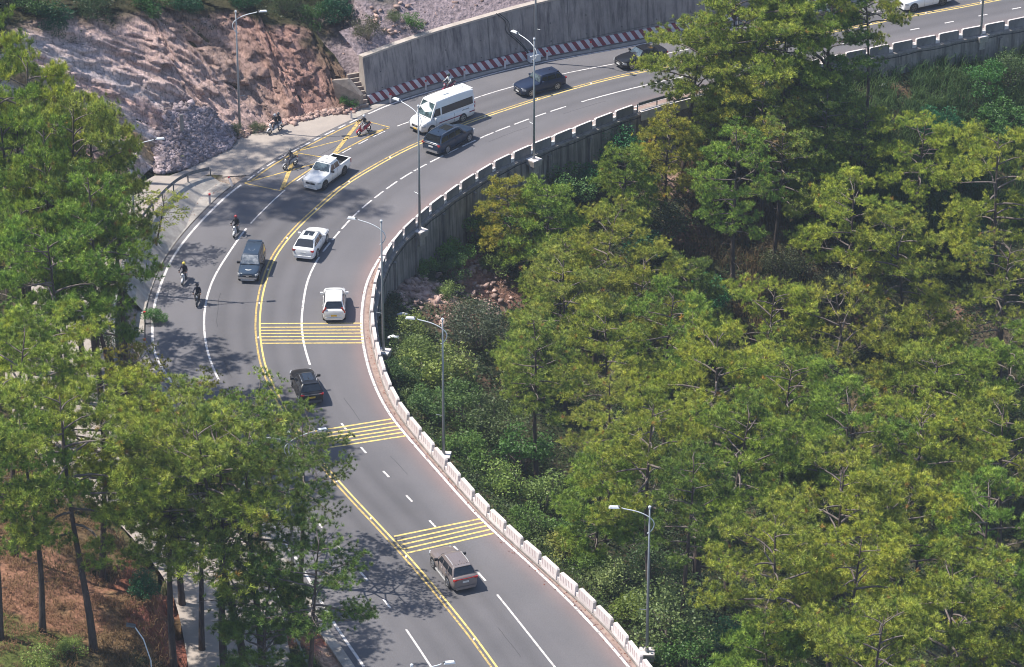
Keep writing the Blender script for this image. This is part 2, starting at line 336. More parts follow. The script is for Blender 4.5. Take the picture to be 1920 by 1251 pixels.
def soil_mat():
    m = bpy.data.materials.new('hill_soil'); m.use_nodes = True; n = m.node_tree; b = n.nodes['Principled BSDF']; b.inputs['Roughness'].default_value = .95
    b.inputs['Specular IOR Level'].default_value = .15
    tc = n.nodes.new('ShaderNodeTexCoord')
    n1 = n.nodes.new('ShaderNodeTexNoise'); n1.inputs['Scale'].default_value = .22; n1.inputs['Detail'].default_value = 9; n1.inputs['Roughness'].default_value = .7
    n2 = n.nodes.new('ShaderNodeTexNoise'); n2.inputs['Scale'].default_value = 2.8; n2.inputs['Detail'].default_value = 8
    rp = n.nodes.new('ShaderNodeValToRGB'); e = rp.color_ramp.elements
    e[0].position = .3; e[0].color = (.028, .038, .016, 1); e[1].position = .72; e[1].color = (.25, .125, .085, 1)
    x = e.new(.5); x.color = (.05, .055, .025, 1); x = e.new(.64); x.color = (.13, .095, .055, 1)
    n.links.new(tc.outputs['Object'], n1.inputs[0]); n.links.new(tc.outputs['Object'], n2.inputs[0]); n.links.new(n1.outputs[0], rp.inputs[0])
    mr = n.nodes.new('ShaderNodeMapRange'); mr.inputs[1].default_value = .3; mr.inputs[2].default_value = .7; mr.inputs[3].default_value = .55; mr.inputs[4].default_value = 1.35
    n.links.new(n2.outputs[0], mr.inputs[0])
    mx = n.nodes.new('ShaderNodeMix'); mx.data_type = 'RGBA'; mx.blend_type = 'MULTIPLY'; mx.inputs[0].default_value = 1
    n.links.new(rp.outputs[0], mx.inputs[6]); n.links.new(mr.outputs[0], mx.inputs[7])
    at = n.nodes.new('ShaderNodeAttribute'); at.attribute_name = 'tint'
    mx3 = n.nodes.new('ShaderNodeMix'); mx3.data_type = 'RGBA'; n.links.new(at.outputs['Alpha'], mx3.inputs[0]); n.links.new(mx.outputs[2], mx3.inputs[6])
    mx4 = n.nodes.new('ShaderNodeMix'); mx4.data_type = 'RGBA'; mx4.blend_type = 'MULTIPLY'; mx4.inputs[0].default_value = 1
    n.links.new(at.outputs['Color'], mx4.inputs[6]); n.links.new(mr.outputs[0], mx4.inputs[7]); n.links.new(mx4.outputs[2], mx3.inputs[7])
    n.links.new(mx3.outputs[2], b.inputs['Base Color'])
    bp = n.nodes.new('ShaderNodeBump'); bp.inputs['Strength'].default_value = .8; bp.inputs['Distance'].default_value = .3
    n.links.new(n2.outputs[0], bp.inputs['Height']); n.links.new(bp.outputs[0], b.inputs['Normal'])
    return m
M_SOIL = soil_mat()

def terrain(name, zf, keep, x0, x1, y0, y1, step, tint=None):
    xs = np.arange(x0, x1 + step, step); ys = np.arange(y0, y1 + step, step)
    X, Y = np.meshgrid(xs, ys); x = X.ravel(); y = Y.ravel(); z = zf(x, y)
    k = keep(x, y).reshape(X.shape); nx = len(xs); idx = np.arange(len(x)).reshape(X.shape)
    c = k[:-1, :-1] | k[1:, :-1] | k[:-1, 1:] | k[1:, 1:]
    a = idx[:-1, :-1][c]; f = np.stack([a, a + 1, a + 1 + nx, a + nx], 1)
    used = np.unique(f); mp = -np.ones(len(x), int); mp[used] = np.arange(len(used)); v = np.stack([x, y, z], 1)[used]
    t = np.zeros((len(used), 4), np.float32) if tint is None else tint(v)
    o = npmesh(name, v, mp[f], M_SOIL, smooth_=True, col=t); tag(o, kind='structure'); return o
def keep_v(x, y):
    d, _ = dist_poly(x, y, BAR[::3]); return inside(x, y, VAL_POLY) | (d < 1.0)
def keep_l(x, y):
    d, _ = dist_poly(x, y, ROAD_L[::3]); return ~inside(x, y, ROAD_POLY) & ~inside(x, y, VAL_POLY) | (d < .7) & ~inside(x, y, VAL_POLY)
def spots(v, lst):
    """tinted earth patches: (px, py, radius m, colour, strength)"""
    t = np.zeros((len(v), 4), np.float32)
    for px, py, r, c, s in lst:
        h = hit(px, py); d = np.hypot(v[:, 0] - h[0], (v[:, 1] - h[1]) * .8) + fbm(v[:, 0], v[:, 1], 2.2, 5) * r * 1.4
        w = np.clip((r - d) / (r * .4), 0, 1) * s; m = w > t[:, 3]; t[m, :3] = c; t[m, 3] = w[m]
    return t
RED = (.25, .135, .105); PALE = (.40, .26, .21); STRAW = (.30, .20, .10); PURP = (.27, .215, .225)
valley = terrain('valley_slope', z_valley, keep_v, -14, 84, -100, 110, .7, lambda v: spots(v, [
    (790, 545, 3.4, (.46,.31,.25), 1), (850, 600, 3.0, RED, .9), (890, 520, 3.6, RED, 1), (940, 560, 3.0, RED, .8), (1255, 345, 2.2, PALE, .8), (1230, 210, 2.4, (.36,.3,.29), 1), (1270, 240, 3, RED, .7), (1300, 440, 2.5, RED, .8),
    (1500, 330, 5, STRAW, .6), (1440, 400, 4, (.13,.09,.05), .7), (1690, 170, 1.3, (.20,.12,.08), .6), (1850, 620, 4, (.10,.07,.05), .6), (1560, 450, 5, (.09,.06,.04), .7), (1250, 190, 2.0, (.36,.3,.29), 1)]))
def tint_left(v):
    t = spots(v, [(60, 1110, 6, (.30,.155,.10), .9), (160, 1160, 5, (.24,.15,.08), .8), (60, 1230, 4, (.10,.12,.03), .9), (280, 1130, 3.2, (.28,.11,.07), 1), (300, 1190, 3.2, (.26,.10,.07), 1), (100, 1010, 6, (.17,.11,.06), .8),
                   (575, 1130, 2.0, (.34,.16,.11), 1), (570, 1190, 2.2, (.34,.14,.10), 1), (600, 1230, 1.6, (.38,.25,.18), 1), (555, 1100, 1.5, (.34,.26,.2), 1), (270, 600, 3, (.13,.10,.09), .8),
                   (850, 20, 12, PURP, 1), (700, 60, 6, PURP, 1), (1000, -10, 10, PURP, .8), (930, 5, 5, (.09,.08,.04), .6)])
    d, _ = dist_poly(v[:, 0], v[:, 1], ROAD_L[::3]); w = np.clip((2.2 - d) / .5, 0, 1); m = w > t[:, 3]; t[m, :3] = (.33, .265, .22); t[m, 3] = w[m]
    ins = inside(v[:, 0], v[:, 1], SIDE_POLY); return t
hillside = terrain('hillside', z_left, keep_l, -84, 84, -100, 170, .7, tint_left)
# far ground so nothing ends in the void
fg = MB(); fg.add([(-900, -700, -48), (900, -700, -48), (900, 1500, -48), (-900, 1500, -48)], [(0, 1, 2, 3)])
tag(fg.build('ground', M_SOIL), kind='structure')

# ------------------------------------------------------------------ the road
def ribbon(a, b, z=0.0, k=2):
    """quads between two polylines resampled to the same count, k strips wide"""
    n = max(len(a), len(b)); A = _res(a, n); B = _res(b, n)
    rows = [A * (1 - t) + B * t for t in np.linspace(0, 1, k + 1)]
    for r in rows: r[:, 2] += z
    return rows
def match(a, b, step=1.0):
    """for every point on a the nearest point on b"""
    d, par = dist_poly(a[:, 0], a[:, 1], b); i = np.clip(par.astype(int), 0, len(b) - 2); t = par - i
    return b[i] * (1 - t)[:, None] + b[i + 1] * t[:, None]
Cc = CENTRE; RL_ = match(Cc, EDGE_L); RR_ = match(Cc, EDGE_R); 
nl = 44; rows = []; lanec = []
llf = []; 
LLm = match(Cc, LANE_L); LRm = match(Cc, LANE_R)
for k in range(nl + 1):
    t = k / nl
    if t < .5: row = RL_ * (1 - 2 * t) + Cc * 2 * t
    else: row = Cc * (2 - 2 * t) + RR_ * (2 * t - 1)
    rows.append(row.copy())
rows[0] = RL_ + (RL_ - Cc) / np.linalg.norm(RL_ - Cc, axis=1)[:, None] * .55
rows[-1] = RR_ + (RR_ - Cc) / np.linalg.norm(RR_ - Cc, axis=1)[:, None] * .25
V = np.concatenate(rows); n = len(Cc)
Fq = np.array([(k * n + j, k * n + j + 1, (k + 1) * n + j + 1, (k + 1) * n + j) for k in range(nl) for j in range(n - 1)])[:, ::-1]
o = npmesh('road', V, Fq, M_ASPH, smooth_=True); road = tag(o, kind='structure')
# worn wheel tracks (darker, polished) and a rusty dust margin beside the gutter
dl, _ = dist_poly(V[:, 0], V[:, 1], Cc)
dLL, _ = dist_poly(V[:, 0], V[:, 1], LANE_L); dLR, _ = dist_poly(V[:, 0], V[:, 1], LANE_R); dER, _ = dist_poly(V[:, 0], V[:, 1], EDGE_R)
side = np.repeat(np.linspace(-1, 1, nl + 1), n)
w = np.ones((len(V), 3), np.float32)
trk = np.exp(-((dl - 1.0) / .45) ** 2) + np.exp(-((dl - 2.75) / .45) ** 2)
w *= (1 - .17 * np.clip(trk, 0, 1) * (1 + .6 * fbm(V[:, 0], V[:, 1], 9, 4)))[:, None]
al = np.tile(np.arange(n), nl + 1); w *= (1 + .26 * fbm(al, side * 60, 14, 81, 3))[:, None]        # long streaks along the lanes
out = np.where(side < 0, dLL, dLR); w *= (1 + .07 * ((np.abs(side) > .55) & (out > .6)))[:, None]
dust = np.exp(-(dER / .9) ** 2) * (side > 0) * (.6 + .8 * np.clip(fbm(V[:, 0], V[:, 1], 4, 14) + .5, 0, 1))
w *= 1 + dust[:, None] * np.array([.55, .22, .12])
ca = o.data.color_attributes.new('lane', 'FLOAT_COLOR', 'POINT'); c4 = np.ones((len(V), 4), np.float32); c4[:, :3] = w; ca.data.foreach_set('color', c4.ravel())
def line_mesh(mb, pts, w, z=.006, off=0.0):
    p = offset(pts, off); a = offset(p, -w / 2, z); b = offset(p, w / 2, z); mb.sheet([a, b][::-1])
def clip_px(pl, y0, y1, xr=None):
    """portion of a polyline whose image rows lie between y0 and y1"""
    k = [i for i, p in enumerate(pl) if y0 <= PX(p)[1] <= y1 and (xr is None or xr[0] <= PX(p)[0] <= xr[1])]
    return pl[k[0]:k[-1] + 1]
m = MB(); line_mesh(m, EDGE_R, .2); tag(m.build('edge_line', M_WHITE, road))
m = MB(); line_mesh(m, clip_px(EDGE_L, -400, 215), .17); m.build('edge_line', M_WHITE, road)
m = MB(); line_mesh(m, clip_px(EDGE_L, 343, 2000), .2); m.build('edge_line', M_WHITE, road)
def dashes(pl, on, off_, w, mb=None, z=.006, phase=0., miss=None):
    mb = mb or MB(); q = resample(pl, .25); d = np.r_[0, np.cumsum(np.linalg.norm(np.diff(q, axis=0), axis=1))]; s = phase
    while s < d[-1] - on:
        a = np.searchsorted(d, s); b = np.searchsorted(d, s + on)
        if b > a: line_mesh(mb, q[a:b + 1], w, z)
        s += on + off_
    return mb
dashes(clip_px(EDGE_L, 210, 345), 1.15, .45, .15).build('edge_line', M_WHITE, road)
for sgn in (-1, 1):
    m = MB(); line_mesh(m, CENTRE, .15, .006, sgn * .17); m.build('centre_line', M_YEL if sgn < 0 else M_YELB, road)
# lane lines: right carriageway
m = MB(); line_mesh(m, clip_px(LANE_R, 1109, 3000), .15); line_mesh(m, clip_px(LANE_R, 478, 686, (500, 605)), .17); m.build('lane_line', M_WHITE, road)
dashes(clip_px(LANE_R, 755, 1095), 1.15, 2.85, .16).build('lane_line', M_WHITE, road)
m = MB(); seg = clip_px(LANE_R, 195, 476, (600, 1090)); dashes(seg, 1.7, .45, .16, m, phase=0); m.build('lane_line', M_WHITE, road)
m = MB(); line_mesh(m, clip_px(LANE_R, 120, 194, (1080, 1450)), .16); m.build('lane_line', M_WHITE, road)
dashes(clip_px(LANE_R, -300, 112, (1440, 5000)), 1.0, 2.72, .16).build('lane_line', M_WHITE, road)
# left carriageway
m = MB(); line_mesh(m, clip_px(LANE_L, 1178, 3000), .15); line_mesh(m, clip_px(LANE_L, 428, 720), .17); m.build('lane_line', M_WHITE, road)
dashes(clip_px(LANE_L, 740, 1145), 1.1, 2.9, .16).build('lane_line', M_WHITE, road)
m = MB(); line_mesh(m, clip_px(LANE_L, 349, 427), .13); m.build('lane_line', M_WHITE, road)
m = MB(); line_mesh(m, clip_px(LANE_L, -400, 238), .13); m.build('lane_line', M_WHITE, road)
dashes(clip_px(LANE_L, 240, 347), 1.3, .9, .12).build('lane_line', M_WHITE, road)
# yellow rumble stripes across the right carriageway
def cross(lst, w=.2):
    for (x0, y0, x1, y1) in lst:
        a, b = P(x0, y0), P(x1, y1); mb = MB(); line_mesh(mb, np.array([a, a * .5 + b * .5, b]), w, .010); mb.build('rumble_stripe', M_YELB, road)
cross([(489, y, 679 + i * .6, y - .8) for i, y in enumerate((607, 614, 619.7, 625.6, 631.8, 638, 644))], .155)
cross([(577, 811, 733, 786), (584, 817, 740, 792.5), (590, 823, 745, 799), (595, 829, 750, 805), (600, 835, 755, 811), (606, 841, 761, 817.5)], .19)
cross([(739, 1006, 901, 973), (745.5, 1014.5, 907, 979.5), (751, 1022, 913, 986), (757, 1029.5, 919, 993), (764, 1037, 926, 1000)], .19)
# yellow box junction
def yl(a, b, w, z=.009):
    a = P(*a); b = P(*b); mb = MB(); line_mesh(mb, np.array([a, (a + b) / 2, b]), w, z); mb.build('box_marking', M_YEL, road)
seg = offset(clip_px(EDGE_L, 219, 344), .35); m = MB(); line_mesh(m, seg, .16, .009); m.build('box_marking', M_YEL, road)
seg = offset(clip_px(LANE_L, 240, 358), -.3); m = MB(); line_mesh(m, seg, .16, .009); m.build('box_marking', M_YEL, road)
for a, b, w in (((459, 344), (526, 358), .14), ((459, 343), (604, 303.5), .15), ((556, 287), (528, 356), .34), ((557, 287), (622, 298), .15), ((557, 284), (729, 240.5), .15), ((676, 225), (618, 299), .34), ((679, 225), (731, 239), .15)): yl(a, b, w)
# road studs
m = MB()
for p in resample(CENTRE, 6.0): m.box((p[0], p[1], .012), (.12, .3, .02), 0)
m.build('road_stud', M_WHITE, road)
# sealed cracks
M_CRK = mat('sealed_crack', (.045, .042, .045), .7)
rc = np.random.default_rng(77)
for src_, off_, a_, b_ in ((LANE_L, 1.05, 500, 720), (LANE_R, 1.4, 700, 900), (LANE_L, -1.3, 230, 330), (LANE_R, -1.6, 1000, 1230), (LANE_R, 1.1, 150, 260)):
    sg = offset(clip_px(src_, a_, b_), off_)
    for k in range(0, len(sg) - 6, 9):
        q_ = resample(sg[k:k + rc.integers(4, 8)], .35); q_[:, :2] += np.cumsum(rc.normal(size=(len(q_), 2)) * .022, 0); m = MB(); line_mesh(m, q_, .035, .005); m.build('crack_seal', M_CRK, road)
# gutter strip between edge line and barrier
GA = match(BAR, EDGE_R); dirn = (BAR - GA); ln = np.linalg.norm(dirn, axis=1)[:, None]; GA2 = GA + dirn / ln * .22
m = MB(); A = GA2.copy(); A[:, 2] = .004; B = BAR + dirn / ln * .1; B[:, 2] = .03; m.sheet([A, (A + B) / 2, B]); tag(m.build('gutter', M_GUT), kind='structure')

# ------------------------------------------------------------------ concrete yard and side road
def flat_poly(name, pts, mtl, z=0.0):
    bm = bmesh.new(); vs = [bm.verts.new((p[0], p[1], z)) for p in pts]; bm.faces.new(vs)
    bmesh.ops.triangulate(bm, faces=bm.faces); me = bpy.data.meshes.new(name); bm.normal_update()
    bm.to_mesh(me); bm.free(); me.materials.append(mtl)
    if me.polygons[0].normal.z < 0: me.flip_normals()
    o = bpy.data.objects.new(name, me); COL.objects.link(o); return o
el = clip_px(ROAD_L, 205, 336)
inner = L3([(690,204),(664,201),(640,205),(600,213),(560,224),(500,236),(450,256),(400,293),(350,318),(285,342),(262,362),(300,368),(345,347),(395,333)])
yard = np.vstack([el[::-1] if PX(el[0])[1] > PX(el[-1])[1] and False else el, inner]) 
tag(flat_poly('yard_pavement', yard, M_YARD, .012), kind='structure')
m = MB(); A = SR.copy(); B = SL.copy(); rows = [A * (1 - t) + B * t for t in np.linspace(0, 1, 5)]
for r in rows: r[:, 2] += .03
m.sheet(rows); tag(m.build('side_road', M_YARD, fixn=True), kind='structure')
# concrete bank between side road and main road near the yard
sr = clip_px(SIDE_R, 325, 540); low = match(sr, offset(EDGE_L, -.62)); low[:, 2] = -.02; top = sr.copy(); top[:, 2] += .05
lowm = low.copy(); k = np.clip(np.linspace(0, 1, len(sr)) * 3, 0, 1)[:, None]
bank = MB(); nn = offset(sr, 0)
d_ = low - top; L_ = np.linalg.norm(d_[:, :2], axis=1)[:, None]; wd = np.minimum(L_ * .96, .5 + top[:, 2:3] * 1.25); foot = top + d_ / L_ * wd; foot[:, 2] = .03
M_BANK = mat('bank_concrete', (.42, .385, .345), .9, col2=(.26, .235, .215), scale=1.1, bump=.25, bscale=6, stretch=(1, 1, 1))
flr = foot + d_ / L_ * np.maximum(L_ - wd, .02); flr[:, 2] = .022
bank.sheet([top, (top + foot) / 2, foot, flr]); tag(bank.build('concrete_bank', M_BANK, fixn=True), kind='structure')
# drain kerb strip along the left edge of the road
KP = offset(clip_px(EDGE_L, 560, 2200), -1.0)
def kerb(name, pts, w, h, mtl, label, z0=-.05):
    a = offset(pts, -w / 2, z0); b = offset(pts, w / 2, z0); at = a.copy(); bt = b.copy(); at[:, 2] = bt[:, 2] = h
    mb = MB(); mb.sheet([a, at, bt, b]); return tag(mb.build(name, mtl, fixn=True), label, kind='structure')
kerb('kerb', KP, .75, .16, M_KERB, None)
# ------------------------------------------------------------------ rock cliff
def cliff_mat():
    m = bpy.data.materials.new('cut_rock'); m.use_nodes = True; n = m.node_tree; b = n.nodes['Principled BSDF']; b.inputs['Roughness'].default_value = .95
    b.inputs['Specular IOR Level'].default_value = .12
    at = n.nodes.new('ShaderNodeAttribute'); at.attribute_name = 'tint'; tc = n.nodes.new('ShaderNodeTexCoord')
    mp = n.nodes.new('ShaderNodeMapping'); mp.inputs['Rotation'].default_value = (0, R(-38), 0); mp.inputs['Scale'].default_value = (1.4, 1.2, .6)
    n.links.new(tc.outputs['Object'], mp.inputs[0])
    n1 = n.nodes.new('ShaderNodeTexNoise'); n1.inputs['Scale'].default_value = 2.2; n1.inputs['Detail'].default_value = 10; n1.inputs['Roughness'].default_value = .75
    n.links.new(mp.outputs[0], n1.inputs[0])
    mr = n.nodes.new('ShaderNodeMapRange'); mr.inputs[1].default_value = .3; mr.inputs[2].default_value = .7; mr.inputs[3].default_value = .55; mr.inputs[4].default_value = 1.4
    n.links.new(n1.outputs[0], mr.inputs[0])
    vo = n.nodes.new('ShaderNodeTexVoronoi'); vo.feature = 'DISTANCE_TO_EDGE'; vo.inputs['Scale'].default_value = 1.5; wn = n.nodes.new('ShaderNodeMix'); wn.data_type = 'RGBA'; wn.blend_type = 'LINEAR_LIGHT'; wn.inputs[0].default_value = .35
    n.links.new(mp.outputs[0], wn.inputs[6]); n.links.new(n1.outputs[1], wn.inputs[7]); n.links.new(wn.outputs[2], vo.inputs['Vector'])
    vr = n.nodes.new('ShaderNodeMapRange'); vr.inputs[1].default_value = 0; vr.inputs[2].default_value = .07; vr.inputs[3].default_value = .45; vr.inputs[4].default_value = 1; n.links.new(vo.outputs[0], vr.inputs[0])
    mu = n.nodes.new('ShaderNodeMath'); mu.operation = 'MULTIPLY'; n.links.new(vr.outputs[0], mu.inputs[0]); n.links.new(mr.outputs[0], mu.inputs[1])
    mx = n.nodes.new('ShaderNodeMix'); mx.data_type = 'RGBA'; mx.blend_type = 'MULTIPLY'; mx.inputs[0].default_value = 1
    n.links.new(at.outputs['Color'], mx.inputs[6]); n.links.new(mu.outputs[0], mx.inputs[7]); n.links.new(mx.outputs[2], b.inputs['Base Color'])
    bp = n.nodes.new('ShaderNodeBump'); bp.inputs['Strength'].default_value = 1; bp.inputs['Distance'].default_value = .25
    n.links.new(n1.outputs[0], bp.inputs['Height']); n.links.new(bp.outputs[0], b.inputs['Normal']); return m
M_CLIFF = cliff_mat()
ci = [i for i in range(len(_U)) if _U[i][6] == 1]
foot = catmull(np.hstack([UL[ci], UP[ci][:, 1:4]]), 12); foot = resample(foot, .13)
nf = normals2(foot); nf = smooth(nf, 60); nf /= np.linalg.norm(nf, axis=1)[:, None]
sarc = np.r_[0, np.cumsum(np.linalg.norm(np.diff(foot[:, :2], axis=0), axis=1))]
nh = 120; hv = np.linspace(0, 1.22, nh)
S, Hh = np.meshgrid(sarc, hv, indexing='ij')
hc = foot[:, 3][:, None]; cs = foot[:, 4][:, None]; us = foot[:, 5][:, None]
hcut = np.minimum(Hh, 1) * hc; over = np.clip(Hh - 1, 0, 1) * hc
topn = (fbm(S, Hh * 0, 6, 40) * 1.2)
hh = hcut * (1 + topn * .12) + over * .35; back = hcut / cs + over * 1.0
slant = np.interp(S, [0, 10, 18, 60], [.15, .3, .75, 1.0])
a_ = S - hh * slant
def ridged(x, y, sx, sy, seed, o=4):
    v = 0; amp = 1; t = 0
    for k in range(o):
        v = v + amp * (1 - np.abs(2 * fnoise(x / sx * 2 ** k, y / sy * 2 ** k, 1.0, seed + k) - 1)); t += amp; amp *= .55
    return v / t
disp = 1.25 * (ridged(a_, hh, 2.2, 14, 50) - .5) + 1.0 * (ridged(a_, hh, .8, 3.0, 60, 3) - .5) + .45 * (ridged(a_, hh, .32, 1.1, 66, 2) - .5) + .5 * fbm(S, hh, .5, 70, 3) + 1.6 * fbm(S, hh, 7, 80)
def blocks(x, y, sx, sy, seed):
    u = x / sx; v = y / sy; iu = np.floor(u); iv = np.floor(v); best = np.full(u.shape, 1e9); off = np.zeros(u.shape)
    hs = lambda a, b, k: (np.sin(a * 127.1 + b * 311.7 + k * 74.7 + seed) * 43758.5453) % 1
    for du in (-1, 0, 1):
        for dv in (-1, 0, 1):
            a, b = iu + du, iv + dv; cx = a + hs(a, b, 1); cy = b + hs(a, b, 2); d = np.hypot(u - cx, v - cy); m = d < best; best[m] = d[m]
            pl = hs(a, b, 3) - .5 + (u - cx) * (hs(a, b, 4) - .5) * .9 + (v - cy) * (hs(a, b, 5) - .5) * .9; off[m] = pl[m]
    return off
disp = disp * .75 + .85 * blocks(a_ + .4 * fbm(S, hh, 1.5, 7), hh, 1.3, 2.6, 5) + .5 * blocks(a_ + .2 * fbm(S, hh, .8, 9), hh, .5, .9, 9)
disp = disp * np.clip(hh / 1.2, 0, 1) * np.clip((1.35 - Hh) / .3, .3, 1)
out = -(back - disp - .25)
X = foot[:, 0][:, None] - nf[:, 0][:, None] * out; Y = foot[:, 1][:, None] - nf[:, 1][:, None] * out; Z = foot[:, 2][:, None] + hh - .15 + .25 * disp
cv = np.stack([X.ravel(), Y.ravel(), Z.ravel()], 1)
ns = len(sarc); ii = np.arange(ns * nh).reshape(ns, nh)
cf = np.stack([ii[:-1, :-1].ravel(), ii[:-1, 1:].ravel(), ii[1:, 1:].ravel(), ii[1:, :-1].ravel()], 1)
# colour of the strata: runs along the bands
def lerp3(x, xs, cols):
    cols = np.array(cols); return np.stack([np.interp(x, xs, cols[:, k]) for k in range(3)], -1)
MAUVE = (.31, .22, .195); REDB = (.24, .145, .12); GREYP = (.33, .275, .265); OCHRE = (.30, .20, .11); PINK = (.36, .235, .20); BROWN = (.21, .145, .12); DARKB = (.11, .075, .055)
aw = a_ + fbm(S, hh, 3, 90) * 3
tc_ = lerp3(aw, [0, 2.5, 5, 8, 10, 13, 15.5, 17, 18.5, 19.5, 21, 23, 26, 30, 40], [DARKB, REDB, REDB, BROWN, MAUVE, MAUVE, GREYP, PINK, GREYP, OCHRE, OCHRE, GREYP, BROWN, REDB, BROWN])
st = .55 * ridged(a_, hh, .42, 7, 99, 3) + .45 * ridged(a_, hh, .16, 3, 119, 2); tc_ = 1.8 * tc_ * (0.30 + 1.2 * st)[..., None]
g = np.clip((fbm(S, hh, 2.2, 130) - .12) * 6, 0, 1) * np.clip((Hh - .25) * 1.5, 0, 1); tc_ = tc_ * (1 - .8 * g[..., None]) + np.array([.055, .06, .028]) * .8 * g[..., None]
topg = np.clip((Hh + .5 * fbm(S, hh, 3, 140) - .9) * 7, 0, 1)[..., None]; tc_ = tc_ * (1 - topg) + np.array([.07, .065, .035]) * topg
cliff = npmesh('cliff', cv, cf, M_CLIFF, smooth_=False, col=tc_.reshape(-1, 3).astype(np.float32)); tag(cliff, kind='structure')

# ------------------------------------------------------------------ big retaining wall with its striped plinth
def wall_mat(name, c1, c2, cst, zs=.22):
    m = mat(name, c1, .9, col2=c2, scale=.55, bump=.15, bscale=7, amount=(.32, .66)); n = m.node_tree; b = n.nodes['Principled BSDF']
    src = b.inputs['Base Color'].links[0].from_socket; tc = n.nodes.new('ShaderNodeTexCoord')
    mp = n.nodes.new('ShaderNodeMapping'); mp.inputs['Scale'].default_value = (1.5, 1.5, .09); n.links.new(tc.outputs['Object'], mp.inputs[0])
    nz = n.nodes.new('ShaderNodeTexNoise'); nz.inputs['Scale'].default_value = 1.6; nz.inputs['Detail'].default_value = 8; nz.inputs['Roughness'].default_value = .7
    n.links.new(mp.outputs[0], nz.inputs[0])
    rp = n.nodes.new('ShaderNodeValToRGB'); rp.color_ramp.elements[0].position = .44; rp.color_ramp.elements[1].position = .66
    n.links.new(nz.outputs[0], rp.inputs[0])
    mx = n.nodes.new('ShaderNodeMix'); mx.data_type = 'RGBA'; mx.inputs[7].default_value = (*cst, 1)
    n.links.new(rp.outputs[0], mx.inputs[0]); n.links.new(src, mx.inputs[6]); n.links.new(mx.outputs[2], b.inputs['Base Color']); return m
M_WALL = wall_mat('stained_concrete', (.36, .315, .295), (.24, .215, .21), (.115, .10, .105))
M_WALLT = mat('wall_top_concrete', (.48, .42, .37), .9, col2=(.35, .30, .26), scale=1.4)
M_RED = mat('dark_red_paint', (.26, .028, .045), .6, col2=(.20, .03, .04), scale=2)
M_WP = mat('white_wall_paint', (.72, .66, .66), .6, col2=(.55, .5, .5), scale=1.5)
wall = empty('retaining_wall', P(1000, 100, 0), 0, 'tall grey concrete retaining wall with rain stains behind the red and white stripes', 'wall')
wl = wall.location
G = resample(GFOOT, .9); gx = [PX(p)[0] for p in G]
wh = np.interp(gx, [690, 880, 1040, 1177, 1300, 1600, 2000], [4.4, 4.75, 5.2, 5.7, 6.1, 6.3, 6.3])
ft = offset(G, -.30); tp = offset(G, -.95); tb = offset(G, -1.45)
ftz, tpz, tbz = ft - np.array(wl), tp - np.array(wl), tb - np.array(wl)
m = MB(); lo = ftz.copy(); lo[:, 2] = -.3; hi = tpz.copy(); hi[:, 2] = wh - .18; mid = (lo + hi) / 2
m.sheet([lo, mid, hi]); e0 = lo[0].copy(); eb = tbz[0].copy(); eb[2] = -.3; et = tbz[0].copy(); et[2] = wh[0] - .18
m.add([e0, hi[0], et, eb], [(0, 1, 2, 3)], 1); bk = tbz.copy(); bk[:, 2] = wh - .18; bl = bk.copy(); bl[:, 2] = -.3; m.sheet([bk, bl])
m.build('wall_face', [M_WALL, M_WALLT], wall, fixn=True)
m = MB(); a = tpz - (tbz - tpz) * .12; b = tbz + (tbz - tpz) * .12
a1 = a.copy(); a1[:, 2] = wh - .178; a2 = a.copy(); a2[:, 2] = wh; b2 = b.copy(); b2[:, 2] = wh; b1 = b.copy(); b1[:, 2] = wh - .178
m.sheet([a1, a2, b2, b1]); m.add([a1[0], a2[0], b2[0], b1[0]], [(0, 1, 2, 3)]); m.build('coping', M_WALLT, wall, fixn=True)
m = MB()                                        # horizontal casting joint and vertical construction joints
j = mid * .45 + lo * .55; jj = j + np.c_[-normals2(G) * -.02, np.zeros(len(G))]; j2 = jj.copy(); j2[:, 2] += .05
m.sheet([jj, j2])
for k in range(6, len(G), 9):
    nn = normals2(G)[k]; o3 = np.array([nn[0], nn[1], 0]) * .02; tt = np.array([-nn[1], nn[0], 0]) * .03
    m.add([lo[k] + o3 - tt, lo[k] + o3 + tt, hi[k] + o3 + tt, hi[k] + o3 - tt], [(0, 1, 2, 3)])
M_JD = mat('joint_dark', (.13, .12, .12), .95); m.build('casting_joint', M_JD, wall)
m = MB(); a = offset(G, -1.35); a[:, 2] = wh - .25; b = offset(G, -4.2); b[:, 2] = wh - .25 + 2.8 * .62 - .1; c = (a + b) / 2 + np.c_[np.zeros((len(G), 2)), np.random.RandomState(1).rand(len(G)) * .25]
fo_ = m.sheet([a, c, b]) or npmesh('backfill_slope', np.concatenate([a, c, b]), np.array([(k * len(G) + j, k * len(G) + j + 1, (k + 1) * len(G) + j + 1, (k + 1) * len(G) + j) for k in range(2) for j in range(len(G) - 1)]), M_SOIL, smooth_=True, col=np.tile(np.array([[.27, .215, .225, 1]], np.float32), (3 * len(G), 1))); tag(fo_, kind='structure')
for k in range(2, len(G) - 2, 4):                       # drain holes with their pipes
    for fz in (.30, .62):
        nn = normals2(G)[k]; c = lo[k] * (1 - fz) + hi[k] * fz; m = MB(); m.cyl((0, 0, 0), .055, .16, 'Y', 8); a_r = math.atan2(nn[1], nn[0]) - PI / 2
        m.v = [(x * math.cos(a_r) - y * math.sin(a_r) + c[0], x * math.sin(a_r) + y * math.cos(a_r) + c[1], z + c[2]) for x, y, z in m.v]; m.build('drain_pipe', M_JD, wall)
plinth = empty('striped_barrier', P(900, 136, 0), 0, 'low sloped wall foot painted in slanted dark red and white stripes', 'barrier'); pl0 = np.array(plinth.location)
q = resample(GFOOT, .43); tpn = offset(q, -.27); m = MB(); nq = len(q)
